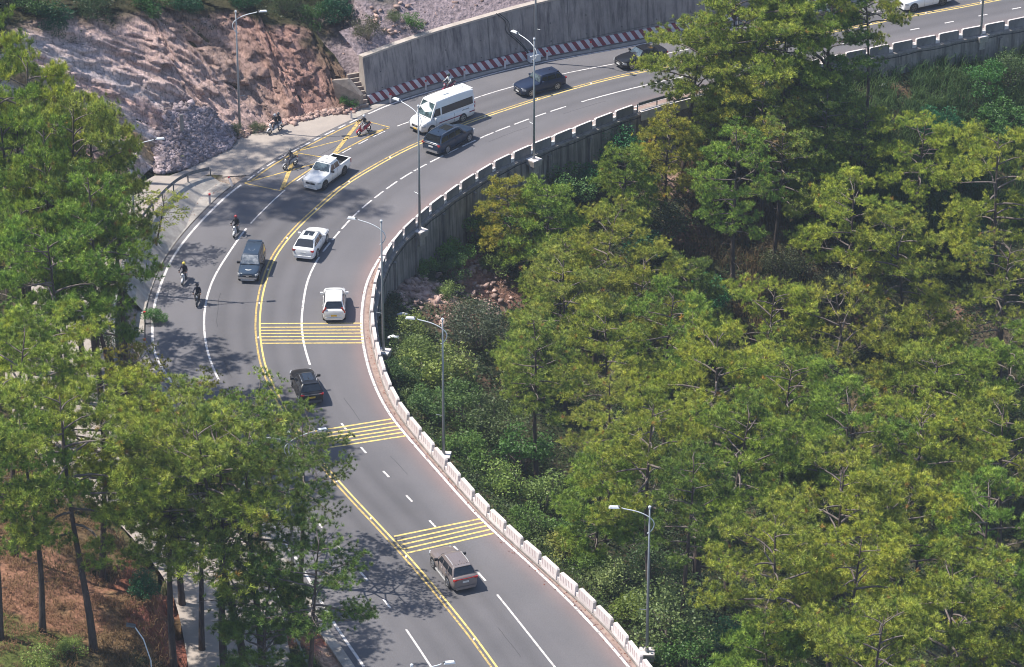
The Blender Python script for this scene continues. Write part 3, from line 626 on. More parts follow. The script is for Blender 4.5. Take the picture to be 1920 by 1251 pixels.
lo = q - pl0; lo[:, 2] = .12; hi = tpn - pl0; hi[:, 2] = .82; bk = offset(q, -.5) - pl0; bk[:, 2] = .82
vs = []; 
for i in range(nq - 1):
    i1 = min(i + 1, nq - 1); j0 = i; 
    m.add([lo[i1], lo[min(i1 + 1, nq - 1)], hi[i1], hi[i]], [(0, 1, 2, 3)], i % 2)
    m.add([hi[i], hi[i1], bk[i1], bk[i]], [(0, 1, 2, 3)], i % 2)
m.add([lo[0], lo[1], hi[0]], [(0, 1, 2)], 1)
m.build('stripe_face', [M_WP, M_RED], plinth, fixn=True)
m = MB(); a = lo.copy(); a[:, 2] = -.1; b = lo.copy(); b[:, 2] = .118; c = offset(q, .12) - pl0; c[:, 2] = -.1; d = c.copy(); d[:, 2] = .06
m.sheet([c, d, b]); m.add([a[0], c[0], d[0], hi[0], bk[0]], [(0, 1, 2, 3, 4)]); m.build('footing', mat('dirty_footing', (.16, .13, .12), .95, col2=(.10, .08, .075), scale=1.2), plinth, fixn=True)
# strip between edge line and the wall: tan concrete shoulder
sh = clip_px(EDGE_L, -300, 232); o1 = offset(sh, -.3); g2 = match(o1, np.vstack([P(664, 206)[None], q])); m = MB()
o1[:, 2] = .012; g2 = g2.copy(); g2[:, 2] = .03; m.sheet([o1, (o1 + g2) / 2, g2]); tag(m.build('shoulder_pavement', M_KERB, fixn=True), kind='structure')

# ------------------------------------------------------------------ valley side: wall under the barrier
M_WALL2 = wall_mat('weathered_wall', (.36, .32, .29), (.20, .175, .16), (.085, .075, .07))
BR = resample(BAR, 1.0)
vw = empty('valley_wall', P(1000, 290, 0), 0, 'dark weathered retaining wall dropping from the road edge to the valley', 'wall'); v0 = np.array(vw.location)
hwv = hw_at(BR[:, 0], BR[:, 1]); a = offset(BR, .18) - v0; a[:, 2] = -.03; b = offset(BR, .18 + .12 * 1) - v0; b[:, 2] = -hwv - 1.6; t0 = offset(BR, -.42) - v0; t0[:, 2] = -.03
m = MB(); m.sheet([t0, a, a * .5 + b * .5, b]); m.build('wall_face', M_WALL2, vw, fixn=True)
m = MB()                                        # ledge with the cable duct that runs under the blocks
a = offset(BR, .17) - v0; a[:, 2] = .06; b = offset(BR, .27) - v0; b[:, 2] = .04; c = b.copy(); c[:, 2] = -.10; d = a.copy(); d[:, 2] = -.10
t1 = offset(BR, -.40) - v0; t1[:, 2] = .13; t2 = a.copy(); t2[:, 2] = .13
t3 = t1.copy(); t3[:, 2] = -.02; m.sheet([t3, t1, t2, a, b, c, d]); m.build('ledge', mat('ledge_concrete', (.30, .27, .25), .9, col2=(.17, .15, .14), scale=1.5), vw, fixn=True)
m = MB(); cc = offset(BR, .31) - v0; cc[:, 2] = -.18 - .12 * np.abs(np.sin(np.arange(len(cc)) * .7)); m.tube(cc, .035, 5); m.build('cable', mat('black_cable', (.02, .02, .022), .6), vw)
m = MB()                                        # pilasters on the wall face
for k in range(3, len(BR) - 3, 5):
    nn = normals2(BR)[k]; c = BR[k] - v0; w_ = hwv[k]
    if w_ < 2.5: continue
    m.box((c[0] + nn[0] * .3, c[1] + nn[1] * .3, -w_ / 2 - .5), (.28, .28, w_), math.atan2(nn[1], nn[0]))
m.build('pilaster', M_WALL2, vw)

# ------------------------------------------------------------------ barrier blocks
M_BW = mat('whitewashed_concrete', (.74, .68, .66), .75, col2=(.56, .49, .47), scale=2.2, bump=.15, bscale=14, amount=(.25, .6))
def vary(m, lo=.82, hi=1.04):
    n = m.node_tree; b = n.nodes['Principled BSDF']; src = b.inputs['Base Color'].links[0].from_socket; oi = n.nodes.new('ShaderNodeObjectInfo'); mr = n.nodes.new('ShaderNodeMapRange'); mr.inputs[3].default_value = lo; mr.inputs[4].default_value = hi; n.links.new(oi.outputs['Random'], mr.inputs[0])
    mx = n.nodes.new('ShaderNodeMix'); mx.data_type = 'RGBA'; mx.blend_type = 'MULTIPLY'; mx.inputs[0].default_value = 1; n.links.new(src, mx.inputs[6]); n.links.new(mr.outputs[0], mx.inputs[7]); n.links.new(mx.outputs[2], b.inputs['Base Color'])
    for mp in [q for q in n.nodes if q.type == 'MAPPING']:
        cm = n.nodes.new('ShaderNodeCombineXYZ'); mu = n.nodes.new('ShaderNodeMath'); mu.operation = 'MULTIPLY'; mu.inputs[1].default_value = 40; n.links.new(oi.outputs['Random'], mu.inputs[0]); n.links.new(mu.outputs[0], cm.inputs[0]); n.links.new(cm.outputs[0], mp.inputs['Location'])
vary(M_BW)
M_BG = mat('bare_block_concrete', (.24, .22, .215), .9, col2=(.14, .13, .13), scale=2.0, bump=.2, bscale=12, stretch=(1, 1, .3))
M_FADE = mat('faded_stripe_paint', (.50, .36, .36), .7, col2=(.42, .36, .37), scale=3)
def block_mesh():
    m = MB(); Lb = 2.08; h = .95; tb, tt = .40, .24
    x0, x1 = -Lb / 2, Lb / 2; ch = .12
    prof = lambda x, e: [(x, tb / 2, .10), (x, tb / 2 - .02, .35), (x, tt / 2, h - .05), (x, tt / 2 - .04, h), (x, -tt / 2, h), (x, -tt / 2, .10)]
    A = prof(x0, 0); B = prof(x0 + .10, 0); C = prof(x1 - .10, 0); D = prof(x1, 0)
    A = [(p[0], p[1], min(p[2], h - .10)) for p in A]; D = [(p[0], p[1], min(p[2], h - .10)) for p in D]
    n = 6; m.add(A + B + C + D, [], 0)
    for r in range(3):
        for j in range(n - 1):
            mi = 0
            if j == 4: mi = 1                                        # valley face stays bare concrete
            m.f.append((r * n + j, (r + 1) * n + j, (r + 1) * n + j + 1, r * n + j + 1)); m.m.append(mi)
    m.f.append((0, 1, 2, 3, 4, 5)); m.m.append(0); m.f.append(tuple(18 + k for k in (5, 4, 3, 2, 1, 0))); m.m.append(0)
    for k in range(5):
        u = x0 + .32 + k * .36; y0, y1 = tb / 2 - .02, tt / 2
        f = lambda t: y0 + (y1 - y0) * t + .004
        m.add([(u, f(.05), .36 + .55 * .05), (u + .13, f(.05), .36 + .55 * .05), (u + .13 + .16, f(.88), .36 + .55 * .88), (u + .16, f(.88), .36 + .55 * .88)], [(0, 1, 2, 3)], 2)
    return m
blk = block_mesh().build('barrier_block', [M_BW, M_BG, M_FADE], fixn=True)
foot_ = MB(); foot_.box((Lx := 1.25, .0, .25), (.44, .26, .3)); fo = foot_.build('base_link', M_BW, blk)
GR1 = clip_px(BAR, 137, 201.5, (1172, 1436)) if False else None
bq = resample(BAR, 2.5); bn = normals2(bq); cnt = 0
def sect(px):
    return 'a' if px[1] > 640 else ('b' if px[1] > 330 else ('c' if px[0] < 1250 else 'd'))
gnames = dict(a='white barrier blocks beside the lower road', b='barrier blocks round the bend', c='barrier blocks above the upper wall', d='barrier blocks on the far road')
rows_ = []
for k in range(1, len(bq) - 1):
    px = PX(bq[k] + [0, 0, .9])
    if not (-40 < px[0] < 1960 and -40 < px[1] < 1300): continue
    if 1172 < px[0] < 1432 and px[1] < 215: continue
    rows_.append((k, px))
nth = {}
ordn = lambda k: '%d%s' % (k, 'th' if 10 <= k % 100 <= 20 else {1: 'st', 2: 'nd', 3: 'rd'}.get(k % 10, 'th'))
for idx, (k, px) in enumerate(rows_):
    o = blk if idx == 0 else copy_tree(blk)
    t = bq[k + 1] - bq[k - 1]; o.location = (bq[k][0] + bn[k][0] * -.12, bq[k][1] + bn[k][1] * -.12, .02); jr = random.Random(k); o.rotation_euler = (jr.uniform(-.02, .02), jr.uniform(-.008, .008), math.atan2(t[1], t[0]) + jr.uniform(-.018, .018)); o.location.z += jr.uniform(-.015, .02)
    s_ = sect(px); nth[s_] = nth.get(s_, 0) + 1
    inv = px[0] > -5 and px[0] < 1925 and px[1] < 1260
    lab = {'a': 'white striped concrete barrier block, %s up from the bottom of the lower road',
           'b': 'white topped barrier block %s along the bend from the lower road',
           'c': 'white topped block on the upper stained wall, %s after the bend',
           'd': 'white edged block of the far upper road, %s from the steel guardrail'}[s_] % ordn(nth[s_])
    tag(o, lab, 'barrier', gnames[s_])

# ------------------------------------------------------------------ steel guardrails
M_STEEL = mat('galvanised_steel', (.36, .37, .38), .45, metal=.55, col2=(.26, .27, .28), scale=2)
M_STEELD = mat('dull_steel', (.20, .21, .22), .6, metal=.4, col2=(.15, .15, .16), scale=2)
def guardrail(pts, label, side, zt=.75, mt=None, post=2.0, white_beam=False):
    mt = mt or M_STEEL; g = empty('guardrail', tuple(pts[len(pts) // 2]), 0, label, 'guardrail'); g0 = np.array(g.location)
    q = resample(pts, .5); m = MB(); base = offset(q, side * .1) - g0
    rows = []
    for dz, dy in ((-.16, .0), (-.12, .05), (-.05, .05), (0, .01), (.05, .05), (.12, .05), (.16, 0)):
        r = offset(q, side * (.1 + dy)) - g0; r[:, 2] = q[:, 2] - g0[2] + zt + dz; rows.append(r)
    m.sheet(rows); ob = m.build('beam', mt, g); sm = ob.modifiers.new('thick', 'SOLIDIFY'); sm.thickness = .012
    for p in resample(pts, post):
        mb = MB(); c = p - g0; mb.box((c[0], c[1], c[2] + zt / 2 - .25), (.11, .11, zt + .5)); mb.build('post', mt, g)
    if white_beam:
        a = offset(q, side * .38) - g0; mb = MB(); r = []
        for dy, z in ((0, .02), (0, .38), (.3, .36), (.3, -.5)):
            w_ = offset(q, side * (.25 + dy)) - g0; w_[:, 2] = z; r.append(w_)
        mb.sheet(r); mb.build('kerb_beam', M_BW, g, fixn=True)
    return g
guardrail(clip_px(BAR, 100, 225, (1170, 1425)) if False else BAR[[i for i, p in enumerate(BAR) if 1180 < PX(p)[0] < 1432 and PX(p)[1] < 300]], 'steel guardrail above a white kerb beam between the barrier blocks', 1, .95, M_STEELD, 2.2, True)
gr = [i for i, p in enumerate(SIDE_R) if 325 <= PX(p)[1] <= 470]
guardrail(SIDE_R[gr], 'curved grey steel guardrail above the sloping concrete bank', 1, .7, M_STEELD, 2.6)
gr = [i for i, p in enumerate(SIDE_R) if 1030 <= PX(p)[1] <= 1400]
guardrail(SIDE_R[gr], 'pale guardrail between the side road and the red earth verge', 1, .7, M_STEEL, 2.2)
gr = [i for i, p in enumerate(SIDE_R) if 680 <= PX(p)[1] <= 980]
guardrail(SIDE_R[gr], 'pale guardrail of the side road under the left pine crowns', 1, .7, M_STEEL, 2.2)
# left retaining wall with stripes below the side road
ws = SIDE_R[[i for i, p in enumerate(SIDE_R) if 440 <= PX(p)[1] <= 700]]; ws = resample(ws, .45)
sw = empty('retaining_wall', tuple(ws[len(ws) // 2]), 0, 'grey wall below the side road with striped foot beside the bend', 'wall'); s0 = np.array(sw.location)
m = MB(); tp = offset(ws, .15) - s0; tp[:, 2] = ws[:, 2] - s0[2] + .12; md = offset(ws, .75) - s0; md[:, 2] = .75 - s0[2]; bt = offset(ws, .95) - s0; bt[:, 2] = -.1 - s0[2]; tb = offset(ws, -.15) - s0; tb[:, 2] = tp[:, 2]
m.sheet([tb, tp, md]); m.build('wall_face', mat('pale_wall', (.36, .35, .34), .9, col2=(.25, .24, .235), scale=1), sw, fixn=True)
m = MB()
for i in range(len(ws) - 2): m.add([bt[i + 1], bt[i + 2], md[i + 1], md[i]], [(0, 1, 2, 3)], i % 2)
m.build('stripe_face', [M_WP, M_RED], sw, fixn=True)

# ------------------------------------------------------------------ steps and wing wall at the end of the big wall
st = empty('concrete_steps', P(684, 203, 0), 0, 'short flight of concrete steps climbing beside the end of the big wall', 'steps')
dirs = np.array([-.40, .92, 0]); rt = np.array([.92, .40, 0])
m = MB()
for k in range(8):
    c = dirs * (.30 * k + .15) - rt * .2; m.box((c[0], c[1], .16 + .31 * k - .25), (1.15, .32, .31 + .5), math.atan2(rt[1], rt[0]))
m.build('flight', mat('worn_steps', (.33, .26, .22), .9, col2=(.2, .14, .12), scale=2), st)
m = MB()
for k in range(8):
    c = dirs * (.30 * k + .07) - rt * .2; m.box((c[0], c[1], .325 + .31 * k), (1.17, .12, .03), math.atan2(rt[1], rt[0]))
m.build('nosing', M_WALLT, st)
ww = empty('wing_wall', P(668, 205, 0), 0, 'small tan concrete wing wall sloping down beside the concrete steps', 'wall'); w0 = np.array(ww.location)
pts = [P(675, 205, -.1), P(676, 180, 1.3), P(650, 149, 2.75), P(622, 151, 2.7), P(630, 184, .9), P(655, 203, .0)]
m = MB(); fr = [p - w0 for p in pts]; bk = [p - w0 + np.array([.25, .32, 0]) for p in pts]; n_ = len(pts)
m.add(fr + bk, [tuple(range(n_)), tuple(range(2 * n_ - 1, n_ - 1, -1))] + [(i, (i + 1) % n_, n_ + (i + 1) % n_, n_ + i) for i in range(n_)])
m.build('wing_face', mat('tan_concrete', (.40, .32, .26), .9, col2=(.24, .2, .17), scale=1.6), ww, fixn=True)

# ------------------------------------------------------------------ street lamps
M_POLE = mat('lamp_pole_paint', (.34, .36, .38), .45, metal=.35, col2=(.27, .29, .31), scale=2)
M_LAMP = mat('lamp_head_white', (.78, .80, .82), .35, col2=(.7, .72, .74), scale=3)
M_LENS = mat('lamp_lens', (.55, .58, .6), .15, spec=.8)
def lamp(loc, ang, label, h=11.2, double=False, base='bracket', arm=2.35, cap=True):
    g = empty('street_lamp', tuple(loc), 0, label, 'street lamp', 'street lamps along the road')
    m = MB(); m.tube([(0, 0, 0), (0, 0, h * .5), (0, 0, h)], [.115, .09, .055], 10); m.build('pole', M_POLE, g, smooth_=True)
    m = MB(); m.cyl((0, 0, h + .06), .10, .12, n=10); m.cyl((0, 0, h + .16), .05, .1, n=8, r2=.02); m.build('finial', M_LAMP, g)
    m = MB(); m.box((0, 0, .02), (.42, .42, .04)); m.cyl((0, 0, .14), .16, .22, n=10, r2=.12); m.build('base_plate', M_POLE, g)
    for k in range(2 if double else 1):
        a = ang + k * PI; ux, uy = math.cos(a), math.sin(a)
        prof = [(.14, -1.95), (-.02, -1.86), (-.20, -1.62), (-.31, -1.30), (-.25, -1.0), (0.0, -.72), (.5, -.42), (1.1, -.22), (1.7, -.10), (arm - .5, -.03)]
        pts = catmull(np.array([(ux * q, uy * q, h + z) for q, z in prof]), 4)
        m = MB(); m.tube(pts, .036, 7); ar = m.build('arm', M_LAMP, g, smooth_=True)
        m = MB(); m.box((0, 0, 0), (.72, .30, .10), 0, taper=.8); 
        m.v = [(v[0] * ux - v[1] * uy + ux * arm, v[0] * uy + v[1] * ux + uy * arm, v[2] + h + .02) for v in m.v]; hd = m.build('lamp_head', M_LAMP, ar)
        m = MB(); m.cyl((ux * (arm - .32), uy * (arm - .32), h + .04), .075, .14, n=8); m.build('photocell', M_STEELD, ar)
    m = MB(); ux, uy = math.cos(ang), math.sin(ang); m.tube([(ux * -.12, uy * -.12, 3.3), (ux * .55, uy * .55, 3.36)], .025, 6); m.build('bracket_rod', M_POLE, g)
    if base == 'bracket':
        m = MB(); m.box((0, 0, -.26), (.95, .95, .5), ang, taper=1.12); m.box((0, 0, -.9), (.6, .6, .8), ang); m.build('concrete_bracket', mat('bracket_concrete', (.40, .36, .32), .9, col2=(.28, .25, .22), scale=2), g)
        m = MB(); m.box((0, 0, .03), (1.0, 1.0, .06), ang); m.build('bracket_rim', M_BW, g)
    return g
# (base px, label, arm angle in degrees, double)
lamp(P(1213, 1222) , R(178), 'street lamp beside the lowest barrier blocks near the bottom of the road', 11.2)
lamp(P(832, 853), R(172), 'street lamp behind the barrier above the green shrubs, beside the middle yellow stripes')
lamp(P(719, 659), R(165), 'street lamp outside the tightest point of the bend beside the upper yellow stripes')
lamp(P(787, 432), R(140), 'street lamp on the valley wall with its head over the white minibus')
lamp(P(1001, 299), R(135), 'street lamp on the valley wall in front of the dark blue car')
lamp(P(1839, 67), R(120), 'street lamp on the wall of the far road at the upper right')
lamp(P(1381, 150), R(120), 'street lamp half hidden by the upper pine crowns')
lamp(P(450, 245), R(5), 'street lamp at the foot of the rock cliff on the pale yard', base=None)
lamp(P(1004, 117), R(-40), 'street lamp at the striped wall foot next to the white cabinet', base=None)
z = z_left([P(254, 490, 2.3)[0]], [P(254, 490, 2.3)[1]])[0]; q = P(256, 503, 2.3); lamp(q, R(8), 'double armed street lamp standing among the upper left pines', double=True, base=None)
q = P(549, 1076, .1); lamp(q, R(14), 'double armed street lamp under the dark pine branches beside the lower road', double=True, base=None)
q = P(776, 1532, .1); lamp(q, R(10), 'lamp head reaching in at the bottom edge over the lane line', double=True, base=None)
# short bent lamp on the left bank
q = hit(287, 1290); g = empty('garden_lamp', tuple(q), 0, 'small leaning white lamp post on the red earth bank', 'lamp')
m = MB(); m.tube([(0, 0, 0), (-.05, 0, 2), (-.45, 0, 3.6), (-1.0, 0, 4.6)], .045, 6); m.build('pole', M_LAMP, g); m = MB(); m.box((-1.2, 0, 4.65), (.6, .28, .14), 0, tilt=(0, .2)); m.build('lamp_head', M_STEELD, g)

# ------------------------------------------------------------------ delineator posts
def marker_mesh():
    m = MB(); m.box((0, 0, .4), (.17, .17, .8), taper=.92); a = m.build('marker_post', M_BW); m = MB(); m.box((0, 0, .86), (.19, .19, .12), taper=.9); m.build('red_cap', mat('red_cap_paint', (.55, .03, .04), .5), a); return a
mk = None
for i, (px, py, z, lab) in enumerate([(732, 193, 0, 'white marker post with red cap, nearest the concrete steps'), (798.5, 168, 0, 'white marker post with red cap, second from the concrete steps'), (871, 147, 0, 'white marker post with red cap, third from the concrete steps, above the minibus'),
        (947, 128, 0, 'white marker post with red cap just left of the white cabinet'), (1026, 112, 0, 'white marker post with red cap just right of the white cabinet'), (1107.7, 95, 0, 'white marker post with red cap, farthest along the striped wall'), (659, 222, 0, 'white marker post at the corner of the pale yard'),
        (393.5, 382, 0, 'white marker post with red cap at the foot of the concrete bank'), (272, 604, .12, 'red capped marker post beside the left wall stripes'), (272, 655, .12, 'lower red capped marker post left of the bend, above the yellowing pine')]):
    o = mk if i == 0 and mk else (marker_mesh() if mk is None else copy_tree(mk)); mk = mk or o
    o.location = P(px, py, z); tag(o, lab, 'marker post', 'red capped marker posts')
o = copy_tree(mk); o.location = P(436, 350); o.rotation_euler = (R(-28), R(-24), 0); tag(o, 'leaning marker post with red cap beside the yellow box marking', 'marker post', 'red capped marker posts')
# utility cabinet
g = empty('utility_cabinet', P(1004, 119), R(30), 'white cabinet in front of the striped wall foot with an orange flag', 'cabinet')
m = MB(); m.box((0, .25, .45), (1.05, .6, .6)); m.build('body', M_LAMP, g); m = MB(); m.box((0, .25, .80), (1.2, .75, .08)); m.build('lid', M_LAMP, g)
for s in (-1, 1):
    m = MB(); m.box((s * .45, .25, .08), (.1, .5, .2)); m.build('leg', M_STEELD, g)
m = MB(); m.box((.1, .2, 1.35), (.22, .05, .5)); m.build('flag', mat('orange_flag', (.75, .12, .04), .7), g); m = MB(); m.tube([(.1, .2, .8), (.1, .2, 1.6)], .02, 5); m.build('flag_pole', M_STEELD, g)
# cables hanging down the wall to the cabinet
m = MB(); a = P(938, 22, 5.0)
def on_wall(px, f):
    i = int(np.argmin([abs(PX(p)[0] - px) for p in G])); n_ = normals2(G)[i]; zz = wh[i] * f; p = G[i].copy(); s_ = -.30 - .65 * f; p[:2] += n_ * (s_ + .06); p[2] = zz; return p
for dx in (0, .28):
    pts = [on_wall(940, 1.0) + [dx, 0, .05], on_wall(949, .80) + [dx, 0, 0], on_wall(962, .62) + [dx, 0, 0], on_wall(975, .42) + [dx * .8, 0, 0], on_wall(988, .2) + [dx * .4, 0, 0], P(1000, 116, .3)]
    m.tube(catmull(np.array(pts), 4), .035, 5)
tag(m.build('power_cable', mat('black_cable', (.02, .02, .022), .6)), 'pair of black cables hanging diagonally down the grey wall to the cabinet', 'cable')
# ------------------------------------------------------------------ vehicles
def paint(name, col, rough=.28, coat=.6):
    if name in MATS: return MATS[name]
    m = bpy.data.materials.new(name); m.use_nodes = True; b = m.node_tree.nodes['Principled BSDF']; n = m.node_tree
    dk = max(col) < .12; b.inputs['Roughness'].default_value = rough; b.inputs['Coat Weight'].default_value = .22 if dk else coat; b.inputs['Specular IOR Level'].default_value = .3 if dk else .5; b.inputs['Coat Roughness'].default_value = .05
    tc = n.nodes.new('ShaderNodeTexCoord'); nz = n.nodes.new('ShaderNodeTexNoise'); nz.inputs['Scale'].default_value = 1.7; nz.inputs['Detail'].default_value = 5
    n.links.new(tc.outputs['Object'], nz.inputs[0]); mx = n.nodes.new('ShaderNodeMix'); mx.data_type = 'RGBA'
    mx.inputs[6].default_value = (*col, 1); mx.inputs[7].default_value = (*[c * .85 + .012 for c in col], 1); n.links.new(nz.outputs[0], mx.inputs[0]); n.links.new(mx.outputs[2], b.inputs['Base Color'])
    MATS[name] = m; return m
M_GLASS = mat('dark_glass', (.018, .022, .028), .06, spec=.9, col2=(.012, .014, .018))
M_WSC = mat('windscreen_glass', (.11, .15, .17), .05, spec=1.0, col2=(.02, .03, .035), scale=1.6, amount=(.42, .6))
M_TYRE = mat('tyre_rubber', (.022, .022, .023), .85)
M_RIM = mat('alloy_rim', (.42, .42, .43), .35, metal=.7); M_RIMD = mat('dark_rim', (.12, .12, .125), .4, metal=.6)
M_BLK = mat('black_plastic', (.02, .02, .022), .55); M_CHR = mat('chrome_trim', (.70, .70, .70), .2, metal=.9)
M_HEAD = mat('headlight_glass', (.62, .64, .66), .12, spec=.9, col2=(.35, .36, .38), scale=9); M_TAIL = mat('tail_light_red', (.42, .015, .012), .2, spec=.8)
M_PLW = mat('plate_white', (.75, .75, .73), .5); M_PLY = mat('plate_yellow', (.80, .50, .06), .5)
CARP = dict(
    suv=dict(L=4.65, W=1.88, H=1.66, belt=1.09, hood=1.05, nose=.84, tail=1.0, fo=.88, wb=2.78, r=.36, wsb=.56, wst=.20, rft=-1.60, rfb=-2.08, tum=.20),
    mpv=dict(L=4.50, W=1.76, H=1.72, belt=1.12, hood=1.07, nose=.84, tail=1.0, fo=.85, wb=2.78, r=.34, wsb=.85, wst=.30, rft=-1.72, rfb=-2.10, tum=.17),
    bigmpv=dict(L=5.15, W=1.99, H=1.77, belt=1.14, hood=1.08, nose=.86, tail=1.02, fo=.93, wb=3.09, r=.36, wsb=1.02, wst=.45, rft=-2.05, rfb=-2.42, tum=.17),
    boxmpv=dict(L=4.45, W=1.68, H=1.82, belt=1.02, hood=1.0, nose=.84, tail=1.0, fo=.78, wb=2.65, r=.33, wsb=.95, wst=.40, rft=-1.98, rfb=-2.12, tum=.12),
    bigsuv=dict(L=4.80, W=1.86, H=1.80, belt=1.19, hood=1.15, nose=.92, tail=1.1, fo=.93, wb=2.75, r=.39, wsb=.72, wst=.26, rft=-1.78, rfb=-2.16, tum=.19),
    sedan=dict(L=4.85, W=1.84, H=1.45, belt=.93, hood=.94, nose=.74, tail=1.02, fo=.9, wb=2.8, r=.34, wsb=.72, wst=.05, rft=-1.05, rfb=-1.75, tum=.24),
    pickup=dict(L=5.36, W=1.88, H=1.82, belt=1.14, hood=1.14, nose=.94, tail=1.12, fo=.92, wb=3.22, r=.40, wsb=.95, wst=.42, rft=-.72, rfb=-.88, tum=.19),
    van=dict(L=6.15, W=2.04, H=2.72, belt=1.22, hood=1.24, nose=.90, tail=1.22, fo=1.0, wb=3.67, r=.36, wsb=2.15, wst=1.35, rft=-2.95, rfb=-3.04, tum=.14))
def vehicle(kind, body, label, cat, name, opts={}, label_group='vehicles on the road'):
    p = dict(CARP[kind]); p.update(opts.get('p', {})); L, W, H = p['L'], p['W'], p['H']; h = W / 2; x1 = L / 2; x0 = -L / 2
    g = empty(name, (0, 0, 0), 0, label, cat, label_group); pm = body; pick = kind == 'pickup'; van = kind == 'van'
    zb = .24 if kind in ('bigsuv', 'pickup', 'suv') else .20; B = p['belt']
    # lower body: stations from tail to nose (x, half width, sill z, shoulder z, deck z)
    def top(x):
        if x > p['wsb']:
            t = (x - p['wsb']) / (x1 - p['wsb']); return p['hood'] * (1 - t ** 2.2) + p['nose'] * t ** 2.2
        return B
    xs = [x0, x0 + .05, x0 + .16, x0 + .45, x0 + 1.0, -.6, 0, p['wsb'] - .1, p['wsb'] + .15, (p['wsb'] + x1) / 2, x1 - .45, x1 - .22, x1 - .08, x1]
    wf = [.84, .93, .975, 1, 1, 1, 1, 1, 1, .995, .96, .91, .83, .72]; lo = [.36, .30, .26, .22, 0, 0, 0, 0, 0, .0, .22, .25, .28, .32]
    m = MB(); rows = []
    for x, w, l in zip(xs, wf, lo):
        zz = max(zb, l); t = top(x) if x > x0 + .1 else B - (.06 if x > x0 else .14); w *= h
        if kind == 'sedan' and x < p['rfb']: t = B + .05
        sh = min(B, t) - .05
        half = [(x, w * .86, zz), (x, w * .97, zz + .10), (x, w, zz + (sh - zz) * .5), (x, w * .985, sh), (x, w * .93, t - .0), (x, w * .62, t + .035), (x, 0, t + .05)]
        rows.append([(a, -b, c) for a, b, c in half] + [(a, b, c) for a, b, c in half[-2::-1]])
    if pick:  # the open bed is built separately: cut the deck behind the cab
        k = [i for i, x in enumerate(xs) if x <= -1.0][-1]
    m.sheet(rows); n = len(rows[0]); m.f.append(tuple(range(n))[::-1]); m.m.append(0); m.f.append(tuple((len(rows) - 1) * n + j for j in range(n))); m.m.append(0)
    if pick:
        keep = [(f, q) for f, q in zip(m.f, m.m) if not all(m.v[i][0] <= -.59 and m.v[i][2] > B - .02 and abs(m.v[i][1]) < h * .95 for i in f)]
        m.f = [a for a, _ in keep]; m.m = [b for _, b in keep]
    bo = m.build('body', pm, g, smooth_=True, fixn=True)
    bv = bo.modifiers.new('b', 'BEVEL'); bv.width = .02; bv.limit_method = 'ANGLE'; bv.angle_limit = R(50); bv.segments = 1
    # cabin shell
    bw, tw = h * .95, h - p['tum'] - .05; zt = H; z0 = B + .0
    m = MB(); rows = []
    wsb, wst, rft, rfb = p['wsb'], p['wst'], p['rft'], p['rfb']
    fr = [(wsb, z0 + .04, 0), (wsb * .55 + wst * .45, z0 + (zt - z0) * .5, .5), (wst + .06, zt - .07, .93), (wst - .12, zt - .015, 1)]
    re = [(rft + .22, zt - .012, 1), (rft + .03, zt - .07, .93), (rft * .5 + rfb * .5, z0 + (zt - z0) * .5, .5), (rfb, z0 + .02, 0)]
    mid = [((wst + rft) / 2 + .6, zt + .01, 1), ((wst + rft) / 2 - .3, zt + .015, 1)]
    for x, z, t in fr + mid + re:
        wt = bw + (tw - bw) * t; f_ = .93 if t > .9 else (.97 if t > .4 else 1)
        lower = z0 + .0
        half = [(x, bw + (tw - bw) * 0, lower), (x, wt + .0, max(z - .09, lower + .005)), (x, wt * .92, z), (x, 0, z + (.03 if t > .9 else .015))]
        if t < 1: half[1] = (x, wt + .015, max(z - .05, lower + .005))
        rows.append([(a, -b, c) for a, b, c in half] + [(a, b, c) for a, b, c in half[-2::-1]])
    m.sheet(rows); cab = m.build('cabin', opts.get('cab', pm), g, smooth_=True, fixn=True); 
    es = cab.modifiers.new('e', 'EDGE_SPLIT'); es.split_angle = R(42)
    def quad(name, c, mt, par=g, off=.012, nrm=None, sub=1):
        m = MB(); c = [Vector(q) for q in c]; n_ = (c[1] - c[0]).cross(c[3] - c[0]).normalized() if nrm is None else Vector(nrm); c = [q + n_ * off for q in c]
        b = [q - n_ * .03 for q in c]; m.add(c + b, [(0, 1, 2, 3), (0, 4, 5, 1), (1, 5, 6, 2), (2, 6, 7, 3), (3, 7, 4, 0)]); return m.build(name, mt, par)
    def sidept(u, t, s):       # point on the cabin side: x=u, t=0 belt..1 roof
        return Vector((u, s * (bw + (tw - bw) * t + .004), z0 + (zt - .09 - z0) * t))
    # windscreen and rear window
    def sl(xb, xt, t, wi): return [xb + (xt - xb) * t, (bw + (tw - bw) * t) * wi, z0 + (zt - z0) * t]
    w0, w1 = .10, .86; nx = -1
    a = sl(wsb, wst, w0, .93); b = sl(wsb, wst, w1, .91); nv = Vector((zt - z0, 0, wsb - wst)).normalized()
    quad('windscreen', [(a[0], -a[1], a[2]), (a[0], a[1], a[2]), (b[0], b[1], b[2]), (b[0], -b[1], b[2])], opts.get('ws', M_WSC), nrm=nv, off=.035)
    a = sl(rfb, rft, .12, .90); b = sl(rfb, rft, .86, .88); nv = Vector((-(zt - z0), 0, rft - rfb)).normalized()
    quad('rear_window', [(a[0], a[1], a[2]), (a[0], -a[1], a[2]), (b[0], -b[1], b[2]), (b[0], b[1], b[2])], M_GLASS, nrm=nv, off=.035)
    # side windows
    def xf(t): return wsb + (wst - wsb) * t
    def xr(t): return rfb + (rft - rfb) * t
    tl, th = .10, .86
